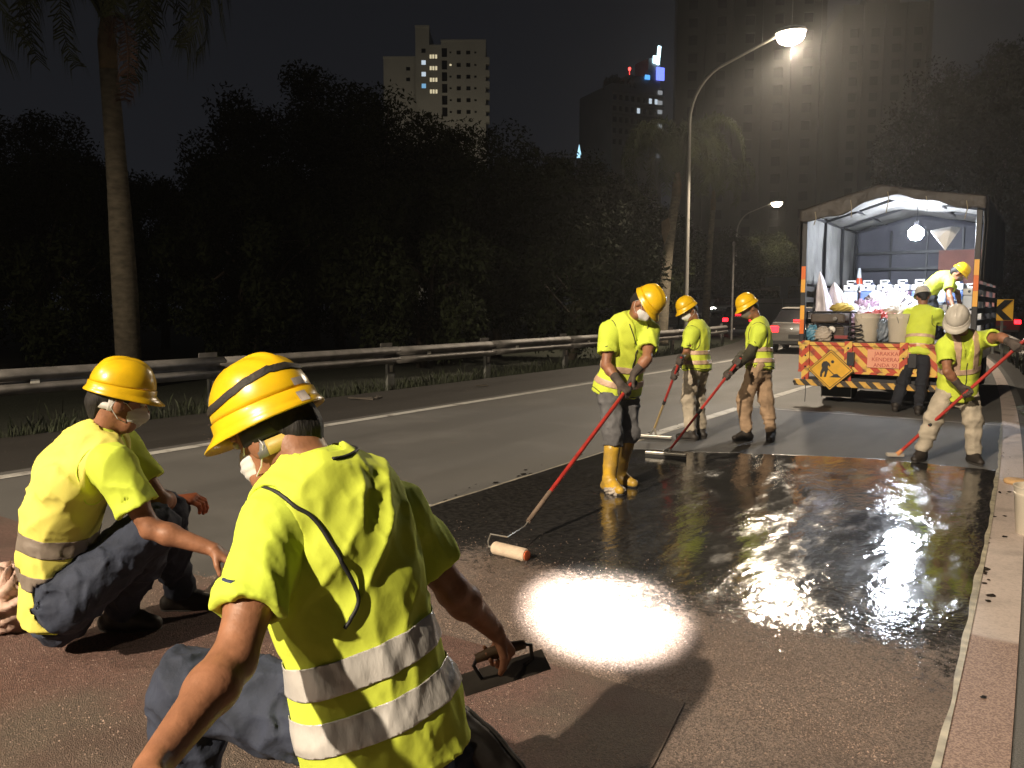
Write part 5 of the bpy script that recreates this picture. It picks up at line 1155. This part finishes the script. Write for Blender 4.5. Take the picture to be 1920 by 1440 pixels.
    if mask is not None:
        mk = union([ell(H_(0, .036, -.050), (.066*s, .074*s, .068*s), M), (cone(H_(0, .095, -.02), H_(0, .108, -.045), .016*s, .02*s), .03)], .03)
        mk = inter(mk, lambda P: np.maximum(np.maximum((P-A_(H_(0, 0, -.008)))@A_(nrm(hu-hf*.25)), -((P-A_(H_(0, 0, -.125)))@A_(hu))), -((P-A_(H_(0, .032, 0)))@A_(hf))), .008)
        wav = lambda P: mk(P)-.0009*np.sin(((P-A_(hd))@A_(hu))*330)
        mo = sdf_obj('face_mask', wav, l_, h_, max(.004, h*.6), mask, root, org)
        for q in (-1, 1): MB().tube([H_(q*.062, .05, -.022)-org, H_(q*.078, .02, .004)-org, H_(q*.082, -.022, .012)-org, H_(q*.084, -.034, -.02)-org, H_(q*.078, .0, -.06)-org, H_(q*.060, .045, -.078)-org], .0017*s, 5).build('ear_loop', mask, mo)
    # ---- helmet
    OUT['helm'] = helmet(root, org, hd+hu*.024*s, hf, hu, helm, s*hs_)
    sh, W, rad_, base = OUT['helm']
    # ---- boots
    for sd in 'lr':
        kn, an, to = J['kn'+sd], J['an'+sd], J['to'+sd]; d = nrm(kn-an); fd = nrm(to-an-d*((to-an)@d)) if key in ('fg',) and sd == 'r' else nrm(to-an); fdh = nrm(np.array([fd[0], fd[1], 0])) if not (key == 'fg' and sd == 'r') else fd
        dn = -d if (key == 'fg' and sd == 'r') else np.array([0, 0, -1.]); bot = an+dn*.085*s; top = an+d*(.30*s if gum else .09*s); heel = an+dn*.045*s-fdh*.045*s; tp = an+dn*.052*s+fdh*.155*s
        ft = union([cone(top, an+d*.01, .066*s if gum else .054*s, .056*s if gum else .050*s), (cone(heel, an+dn*.05*s+fdh*.06*s, .044*s, .044*s), .03), (cone(an+dn*.045*s+fdh*.05*s, tp, .046*s, .036*s), .03), (cone(an, an+dn*.03*s+fdh*.09*s, .045*s, .036*s), .03)], .03)
        up_ = inter(ft, plane(bot-dn*.014*s, dn), .004); sl_ = inter(inter(offset(ft, .006), plane(bot, dn), .003), plane(bot-dn*.016*s, -dn), .002)
        if gum: up_ = minus(up_, cone(top-d*.03, top+d*.1, .055*s, .06*s), .004)
        up_ = folds(up_, np.stack([fdh*5, np.cross(fdh, d)*5, d*22]), .005)
        l_, h_ = box_of([top, heel, tp], .09); b_ = sdf_obj('boot', up_, l_, h_, max(h*.8, .006), M_gum if gum else M_boot, root, org)
        so = sdf_obj('sole', sl_, l_, h_, max(h*.7, .005), M_sole, b_, np.zeros(3)+org)
    return OUT
def arm_ring(O, sd, r1=.098, r2=.130, s=1., dn=.055, a0=0., a1=6.2832, n=40):
    J = O['J']; ss = nrm(J['shl']-J['shr']); ax = nrm(J['neck']-J['pel']); q = 1 if sd == 'l' else -1; c = J['sh'+sd]-ax*dn*s-ss*q*.012*s
    return [c+(math.cos(a0+(a1-a0)*k/n)*ax*r2+math.sin(a0+(a1-a0)*k/n)*O['fwd']*r1)*s for k in range(n+1)]
def front_line(O, t0, t1, off=0., n=24): return [O['spn'](t0+(t1-t0)*k/n)+O['fwd']*.25+O['sdv'](.5)*off for k in range(n+1)]
def hem_ring(O, t, n=48): return [O['spn'](t)+(O['sdv'](t)*math.cos(6.2832*k/n)+np.cross(nrm(O['spn'](t+.1)-O['spn'](t)), O['sdv'](t))*math.sin(6.2832*k/n))*.4 for k in range(n)]
def sleeve_mark(O, sd, t=.5, ln=.045, material=M_pipe, out=None, wdt=.006, th=0.):
    J = O['J']; sh, el = J['sh'+sd], J['el'+sd]; c = sh+(el-sh)*t; d = nrm(el-sh); o_ = nrm(out-d*(out@d)); tt = np.cross(d, o_)
    pts = [c+o_*.15+tt*ln*(k/6-.5)*2+d*.004*math.sin(k*2.1) for k in range(7)]
    return snap(O['shirt'], pts, wdt, 'sleeve_print', material, lift=-wdt*.7, n=5)

# ================================================================== THE CREW
def grip(key, sd, g_, A, hint, curl=.95, D0=None):
    """move the wrist so that the palm closes round the pole through g_ along A"""
    J = POSE[key]; el = V3(J['el'+sd]); A = nrm(A); D_ = nrm(g_-el) if D0 is None else nrm(D0); D_ = nrm(D_-A*(D_@A)*.55); Nn = nrm(np.cross(A, D_))
    if Nn@np.asarray(hint, float) < 0: Nn = -Nn
    J['wr'+sd] = g_-D_*.074-Nn*.021; return (D_, Nn, curl)
M_red_pole = mat('red_pole', (.50, .045, .035), .4, nscale=12, var=.35); M_grey_pole = mat('worn_pole', (.22, .16, .12), .6, nscale=10, var=.5); M_alu = mat('aluminium', (.55, .53, .48), .35, metal=.7, nscale=8, var=.3); M_rub = mat('black_rubber', (.02, .02, .02), .7)
def on(a, b, t): return a+(b-a)*t
DN = (0, 0, -1)
# ---- worker with the roller
pb = V3((-2.770, 4.181, 0.130)); pg = V3((-2.796, 5.653, 0.880)); dA = nrm(pg-pb); L_ = np.linalg.norm(pg-pb); pt_ = pb+dA*(L_+.10)
h_ = {'r': grip('w1', 'r', pb+dA*(L_-.075), dA, DN), 'l': grip('w1', 'l', pb+dA*(L_+.07), dA, DN)}
O = make_person('w1', 'worker in yellow rubber boots rolling resin with a long red roller', 1.0, view(.42, -.38, -.80), .0105, M_hely, M_jeang, M_bandp, bands=((.02, .11), (.24, .33)), glove=(M_glove, M_glove), hands=h_, gum=True, vflare=.07, hem=-.14, headup=view(.40, -.2, .75))
for sd in 'lr': snap(O['vest'], arm_ring(O, sd, .11, .135), .0042, 'piping', M_pipe)
snap(O['vest'], front_line(O, -.13, .62), .0045, 'piping', M_pipe)
for q in (1, -1): snap(O['vest'], [O['spn'](.62+.36*k/10)+O['fwd']*(.22-.1*k/10)+O['sdv'](1.)*q*(.0+.085*k/10) for k in range(11)], .0042, 'piping', M_pipe)
snap(O['vest'], hem_ring(O, -.135), .004, 'piping', M_pipe, closed=True)
sleeve_mark(O, 'r', .52, .04, out=view(-.3, -1, 0))
t_ = empty('paint_roller', pb, 0, 'long-handled roller with red pole and cream sleeve resting on the wet resin', 'paint roller')
rc = V3((-2.672, 3.836, 0.040)); rax = nrm(V3((-2.509, 3.799, 0.040))-V3((-2.809, 3.818, 0.040)))
MB().tube([on(pb, pt_, .17)-pb, pt_-pb], .0155, 10).build('pole', M_red_pole, t_, smooth=True)
MB().tube([V3((0, 0, 0)), on(pb, pt_, .175)-pb], [.016, .0175], 10).build('lower_handle', M_grey_pole, t_, smooth=True)
MB().tube([pb-pb+dA*.02, pb-dA*.05-pb, rc-rax*.02+np.array([0, 0, .085])-pb, rc-rax*.15+np.array([0, 0, .08])-pb, rc-rax*.17-pb+np.array([0, 0, .03]), rc-rax*.165-pb, rc-rax*.10-pb], .005, 7).build('wire_frame', M_alu, t_, smooth=True)
sl = MB().lathe(rc-rax*.125-pb, [(.012, 0), (.034, .002), (.040, .012), (.040, .238), (.034, .248), (.012, .25)], 22, axis=rax).build('roller_sleeve', mat('roller_nap', (.66, .53, .40), .95, nscale=20, var=.25, bump=.6, bscale=90, dist=.006), t_, smooth=True)
MB().lathe(rc+rax*.124-pb, [(.012, 0), (.030, .002), (.030, .008), (.012, .009)], 18, axis=rax).build('end_cap', mat('cap_orange', (.70, .16, .06), .5), sl)
# white plastic torn round the right boot
crumple('boot_wrap', (0, 0, 0), (.085, .065, .045), 41, M_rag, 'pale torn wrap round the nearer yellow rubber boot', 'wrap', None, 1.2).location = V3(O['J']['anr'])+nrm(O['J']['tor']-O['J']['anr'])*.09+np.array([0, 0, -.035])
# ---- two workers with squeegees
def squeegee(pb, pt_, head_a, head_b, label, lower=None):
    t_ = empty('squeegee', pb, 0, label, 'squeegee', 'squeegees pushing the resin'); d = nrm(pt_-pb)
    MB().tube([on(pb, pt_, .38)-pb, pt_-pb], .014, 10).build('pole', M_red_pole, t_, smooth=True)
    MB().tube([pb*0, on(pb, pt_, .40)-pb], .0125, 10).build('lower_pole', lower or M_red_pole, t_, smooth=True)
    MB().tube([on(pb, pt_, .37)-pb, on(pb, pt_, .42)-pb], .018, 10).build('collar', M_rub, t_)
    a, b = head_a-pb, head_b-pb; ax_ = nrm(b-a); v = np.cross([0, 0, 1.], ax_)
    hb = MB().bar(a+np.array([0, 0, .045]), b+np.array([0, 0, .045]), .045, .03).build('head', M_alu, t_, bevel=.006)
    MB().bar(a-v*.004+np.array([0, 0, .016]), b-v*.004+np.array([0, 0, .016]), .010, .035).build('rubber_blade', M_rub, hb)
    MB().bar(on(a, b, .42)+np.array([0, 0, .062]), pb*0+d*.03, .02, .012).bar(on(a, b, .58)+np.array([0, 0, .062]), pb*0+d*.03, .02, .012).build('bracket', M_alu, t_)
    return t_
pb = V3((-3.815, 8.355, 0.100)); pg = V3((-3.445, 8.064, 0.785)); dA = nrm(pg-pb); pt_ = pg+dA*.22
h_ = {'l': grip('w2', 'l', pg-dA*.04, dA, DN), 'r': grip('w2', 'r', pg+dA*.17, dA, DN)}
O = make_person('w2', 'worker in pale trousers and yellow helmet, middle one of the three standing in a row', .96, view(-.82, -.30, -.46), .012, M_hely, M_khaki, M_bandp, bands=((.02, .12), (.26, .36)), glove=(M_glove, M_glove), hands=h_, vflare=.05, hem=-.12, headup=view(-.45, 0, .85))
for sd in 'lr': snap(O['vest'], arm_ring(O, sd, .11, .135), .004, 'piping', M_pipe)
snap(O['vest'], hem_ring(O, -.115), .004, 'piping', M_pipe, closed=True); sleeve_mark(O, 'l', .52, .03, out=view(-.2, -1, 0))
squeegee(pb, pt_, V3((-3.982, 8.205, 0.000)), V3((-3.563, 8.275, 0.000)), 'squeegee held by the worker in pale trousers, wider one nearer the lane line', mat('brass_pole', (.50, .36, .16), .45, nscale=8, var=.3))
pb = V3((-3.179, 7.358, 0.090)); pg = V3((-2.900, 8.109, 0.763)); dA = nrm(pg-pb); pt_ = pg+dA*.30
h_ = {'l': grip('w3', 'l', pg+dA*.02, dA, DN), 'r': grip('w3', 'r', pg+dA*.24, dA, DN)}
O = make_person('w3', 'worker in tan trousers with dark arm covers and yellow helmet', .96, view(-.86, -.14, -.48), .012, M_hely, M_tan, M_bandp, bands=((.02, .12), (.28, .38)), glove=(M_glove, M_glove), hands=h_, vflare=.03, hem=-.13, arm_cover=mat('olive_sleeve', (.060, .055, .035), .9, nscale=8, var=.3), mask=mat('dark_mask', (.16, .14, .11), .85), headup=view(-.5, 0, .85))
for sd in 'lr': snap(O['vest'], arm_ring(O, sd, .11, .135), .004, 'piping', M_pipe)
snap(O['vest'], hem_ring(O, -.125), .004, 'piping', M_pipe, closed=True); sleeve_mark(O, 'l', .52, .03, out=view(-.2, -1, 0))
squeegee(pb, pt_, V3((-3.416, 7.289, 0.000)), V3((-3.011, 7.364, 0.000)), 'squeegee with all-red pole held by the worker in tan trousers')
# ---- white-helmeted worker with the long red pole
pb = V3((-1.335, 8.601, 0.020)); pg = V3((-0.777, 8.314, 0.708)); dA = nrm(pg-pb); pt_ = V3((-0.338, 8.403, 1.165)); dA = nrm(pt_-pb)
gq = pb+dA*((pg-pb)@dA)
h_ = {'r': grip('w4', 'r', gq, dA, DN), 'l': grip('w4', 'l', pt_-dA*.03, dA, DN)}
O = make_person('w4', 'worker in white helmet and khaki trousers swinging a long red pole', .97, view(-.45, -.48, -.75), .011, M_helw, M_khaki, M_bandp, bands=((.30, .40),), glove=(M_glove, M_glove), hands=h_, hem=-.22, mask=mat('dark_face_cloth', (.05, .04, .035), .9), headup=view(-.3, -.5, .75), hunch=.03)
ss_ = O['sdv'](.8)
for q in (1, -1):
    c = O['spn'](.7)+ss_*q*.085; strip(O['vest'], [(c-ss_*.03, ss_), (c+ss_*.03, -ss_), (O['spn'](.40), nrm(O['spn'](.6)-O['spn'](.3)))], 'reflective_band', M_bandp)
snap(O['vest'], front_line(O, -.2, .55), .004, 'piping', M_pipe)
t_ = empty('long_brush', pb, 0, 'long red pole with a small pad resting at the wet edge', 'brush')
MB().tube([on(pb, pt_, .06)-pb, pt_+dA*.12-pb], .0155, 10).build('pole', M_red_pole, t_, smooth=True)
MB().tube([on(pb, pt_, .30)-pb, on(pb, pt_, .33)-pb], .021, 10).build('collar', M_rub, t_)
MB().tube([dA*.03, on(pb, pt_, .065)-pb], [.024, .018], 10).build('ferrule', mat('ferrule_orange', (.60, .26, .10), .5), t_)
MB().box((0, 0, .02), (.16, .07, .035), rz=.5).build('pad', M_rag, t_, bevel=.008)
# ---- workers at and in the truck
J = POSE['w5']
h_ = {}
for sd, q in (('l', -1), ('r', 1)):
    J['wr'+sd] = V3(J['el'+sd])+nrm(np.array([-.12*q, 1.0, .05]))*.25; h_[sd] = (np.array([-.05*q, 1., -.1]), np.array([0, 0, -1.]), .35)
O = make_person('w5', 'worker in dark trousers and white helmet standing with back turned at the tailgate', 1.0, view(.30, .88, -.35), .013, M_helw, M_navy, M_bandp, bands=((.08, .15), (.30, .37)), glove=(None, None), hands=h_, hem=-.06, mask=None, headup=view(0, .2, .95))
for sd in 'lr': snap(O['vest'], arm_ring(O, sd, .11, .135), .004, 'piping', M_pipe)
J = POSE['w6']
h_ = {sd: (np.array([.1, -.1, -1.]), np.array([.6, 0, .0]), .5) for sd in 'lr'}
O = make_person('w6', 'worker in yellow helmet bending over the load inside the truck', 1.0, view(.68, -.22, -.70), .013, M_hely, M_navy, M_bandp, bands=(), vest=False, glove=(None, None), hands=h_, ground=.975, mask=mat('dark_mask', (.16, .14, .11), .85), hunch=.06, headup=view(.6, -.3, .6), hem=-.12)
# ---- man kneeling on the left
J = POSE['lm']; er = V3(J['elr']); wr = V3(J['wrr']); dfo = nrm(wr-er)
h_ = {'r': (nrm(dfo+np.array([0, 0, -.25])), nrm(np.array([0, 0, -1.])-.2*_rt), .75), 'l': (nrm(view(.9, .1, .1)), nrm(view(0, .2, -1)), .55)}
M_ogl = mat('orange_glove', (.60, .17, .07), .7, nscale=12, var=.4)
O = make_person('lm', 'man squatting on the left with yellow helmet and faded vest, working with a trowel', 1.04, view(.80, .52, -.24), .0075, M_hely, M_jean, M_bandd, bands=((.10, .19), (.30, .40)), glove=(M_ogl, None), hands=h_, hunch=.075, hem=-.13, lr=1.2, tf=1.05, shirt_fold=.011, headup=view(.22, .1, .95), a_=1.0)
sh, W, rad_, base = O['helm']
head_band(sh, W, -.060, -.030, R(98), R(262), .103, .088, M_harn); head_band(sh, W, -.012, .018, R(85), R(275), .108, .094, M_hblk, 'inner_liner')
for a in (112, 248): head_band(sh, W, -.064, -.005, R(a-6), R(a+6), .106, .091, M_harn, 'harness_clip', 4, .006)
snap(O['vest'], arm_ring(O, 'r', .115, .14), .0022, 'piping', M_lime2)
O['vest'].data.materials[0] = mat('lime_faded', (.80, .74, .15), .8, nscale=5, var=.18, bump=.22, bscale=160, dist=.003)
bag = crumple('grit_sack', (-3.997, 1.660, 0.000), (.17, .17, .15), 51, mat('pink_sack', (.58, .40, .33), .6, nscale=5, var=.3), 'crumpled pale sack behind the squatting man at the left edge', 'sack', None, 1.3); bag.location.z = .13
crumple('orange_scrap', (-3.947, 1.718, 0.000), (.05, .05, .045), 52, M_ogl, 'small orange plastic scrap beside the pale sack', 'scrap', None, 1.4)
def trowel(p, d, up_, label, blade=.26):
    """steel float: flat blade, raised handle"""
    t_ = empty('plastering_trowel', p, 0, label, 'trowel', 'trowels in the hands of the kneeling men'); d = nrm(d); up_ = nrm(up_-d*(up_@d)); sd = np.cross(up_, d); M4 = Matrix((( d[0], sd[0], up_[0], 0), (d[1], sd[1], up_[1], 0), (d[2], sd[2], up_[2], 0), (0, 0, 0, 1)))
    MB().box((0, 0, -.075), (blade, .10, .0025)).xform(M4).build('blade', mat('worn_steel', (.16, .14, .12), .45, metal=.5, nscale=8, var=.5), t_, bevel=.001)
    MB().tube([(-.075, 0, 0), (-.03, 0, .004), (.03, 0, .003), (.075, 0, -.002)], [.013, .0165, .0165, .013], 12).xform(M4).build('handle', mat('trowel_handle', (.10, .06, .03), .6, nscale=8, var=.4), t_, smooth=True)
    MB().tube([(.07, 0, 0), (.092, 0, -.01), (.088, 0, -.06), (.06, 0, -.072)], .006, 7).tube([(-.07, 0, 0), (-.085, 0, -.02), (-.07, 0, -.072)], .006, 7).xform(M4).build('shank', M_frame, t_, smooth=True)
    return t_
w_ = V3(O['J']['wrr']); trowel(w_+h_['r'][0]*.078+h_['r'][1]*.026, np.cross(h_['r'][0], h_['r'][1]), -h_['r'][1], 'dark trowel in the squatting man\'s right hand')
# ---- man kneeling in the foreground, back to us
J = POSE['fg']; er = V3(J['elr']); wr = V3(J['wrr']); dfo = nrm(wr-er); el_ = V3(J['ell']); dl = nrm(V3(J['wrl'])-el_)
h_ = {'r': (nrm(dfo+np.array([0, 0, -.15])), nrm(view(-.35, .1, -1.)), .9), 'l': (dl, nrm(view(.7, .6, -.3)), .4)}
O = make_person('fg', 'kneeling man nearest the camera, back turned, yellow helmet with black strap', 1.06, view(-.82, .40, -.40), .0062, M_hely, M_jean, M_band, bands=((.03, .15), (.235, .355)), glove=(None, None), hands=h_, hem=-.17, shirt_fold=.011, headup=view(-.38, .1, .92), a_=.93, tf=1.25, sr=.86)
FG = O
sh, W, rad_, base = O['helm']
for a, b, mm in ((97, 112, mat('harness_grey', (.16, .16, .16), .5)), (112, 143, mat('harness_yellow', (.62, .46, .10), .5, nscale=12, var=.3)), (143, 151, MATS['harness_grey']), (151, 215, MATS['harness_yellow']), (215, 262, M_harn)):
    head_band(sh, W, -.076, -.040, R(a), R(b), .109, .094, mm, 'headband', 10)
head_band(sh, W, -.036, .016, R(80), R(280), .108, .096, M_hblk, 'inner_liner')
# elastic strap lying aslant round the shell
pts = []
for k in range(49):
    a = 2*math.pi*k/48; z = .075-.028*math.cos(a)+.006*math.sin(3*a); rr = 1.25
    pts.append(V3(W(rad_(a)*rr*math.cos(a), rad_(a)*rr*math.sin(a), base+z))+O['org'])
snap(sh, pts, .0085, 'elastic_strap', mat('black_elastic', (.035, .028, .020), .7, nscale=30, var=.6), lift=-.001, n=6) if False else None
bv = BVHTree.FromPolygons([v.co for v in sh.data.vertices], [p.vertices for p in sh.data.polygons]); Q = []
for p in pts:
    c, nn, _, _ = bv.find_nearest(Vector(p-O['org'])); Q.append((c, nn))
V = []
hu_ = nrm(V3(W(0, 0, 1))-V3(W(0, 0, 0)))
for c, nn in Q:
    u_ = Vector(hu_)-nn*Vector(hu_).dot(nn); u_.normalize(); V += [c+nn*.002-u_*.010, c+nn*.005, c+nn*.002+u_*.010]
n_ = len(Q); MB().add(V, [(3*i+j, 3*((i+1) % n_)+j, 3*((i+1) % n_)+j+1, 3*i+j+1) for i in range(n_-1) for j in (0, 1)]).build('elastic_strap', mat('black_elastic', (.030, .024, .018), .7, nscale=30, var=.6, bump=.4, bscale=80), sh, smooth='all')
def sticker(sh, W, a, z, w_, h2, material, tilt=0.):
    bv = BVHTree.FromPolygons([v.co for v in sh.data.vertices], [p.vertices for p in sh.data.polygons]); V = []
    for j in range(4):
        for i in range(5):
            aa = a+(i/4-.5)*w_/.12; p = W(.17*math.cos(aa), .17*math.sin(aa), z+(j/3-.5)*h2+(i/4-.5)*tilt); c, nn, _, _ = bv.find_nearest(Vector(p)); V.append(c+nn*.0012)
    MB().add(V, [(j*5+i, j*5+i+1, (j+1)*5+i+1, (j+1)*5+i) for j in range(3) for i in range(4)]).build('sticker', material, sh, smooth='all')
sticker(sh, W, R(178), base+.040, .034, .026, mat('white_sticker', (.62, .55, .50), .6, nscale=40, var=.35))
sb = sh.children[0]; sticker(sb, W, R(172), base+.004, .026, .015, MATS['white_sticker'])
# black piping: collar, shoulder and armhole of the left side, and the far shoulder
J = O['J']; ss_, ax_, fw_ = nrm(J['shl']-J['shr']), nrm(J['neck']-J['pel']), O['fwd']
bk_ = -fw_*.25
pts = [O['spn'](t)+ss_*x+bk_*k for t, x, k in ((.99, .15, -.4), (.95, .148, .2), (.90, .148, .7), (.84, .136, 1), (.77, .114, 1), (.68, .096, 1), (.58, .084, 1), (.50, .080, 1), (.45, .086, 1), (.41, .104, 1), (.385, .125, 1), (.37, .15, 1))]
pt2 = []
for a, b in zip(pts[:-1], pts[1:]): pt2 += [on(a, b, k/5) for k in range(5)]
snap(O['vest'], pt2+[pts[-1]], .0048, 'piping', M_pipe, lift=.002, sm=5)
snap(O['vest'], [O['spn'](1.0)+ax_*.03+(math.cos(a)*ss_*.10-math.sin(a)*fw_*.10) for a in [math.pi*(.5+.5*k/12) for k in range(13)]], .0038, 'collar_piping', M_pipe)
sleeve_mark(O, 'l', .52, .034, material=mat('navy_print', (.03, .04, .10), .7), out=view(-.3, -1, .1), wdt=.008)
w_ = V3(O['J']['wrr']); trowel(w_+h_['r'][0]*.080+h_['r'][1]*.028, nrm(view(.95, .2, .22)), -h_['r'][1], 'dark trowel in the right hand of the man nearest the camera')

# ================================================================== NIGHT AIR
hz = MB().box((-40, 90, 39), (460, 320, 84)).build('haze'); hz['kind'] = 'stuff'; hz['label'] = 'thin warm night haze filling the air over the road'
m = bpy.data.materials.new('haze'); m.use_nodes = True; n = m.node_tree; n.nodes.clear()
o_ = n.nodes.new('ShaderNodeOutputMaterial'); v_ = n.nodes.new('ShaderNodeVolumePrincipled'); v_.inputs['Color'].default_value = (.9, .9, .9, 1); v_.inputs['Density'].default_value = .0010; v_.inputs['Anisotropy'].default_value = .72
n.links.new(v_.outputs[0], o_.inputs['Volume']); hz.data.materials.append(m)
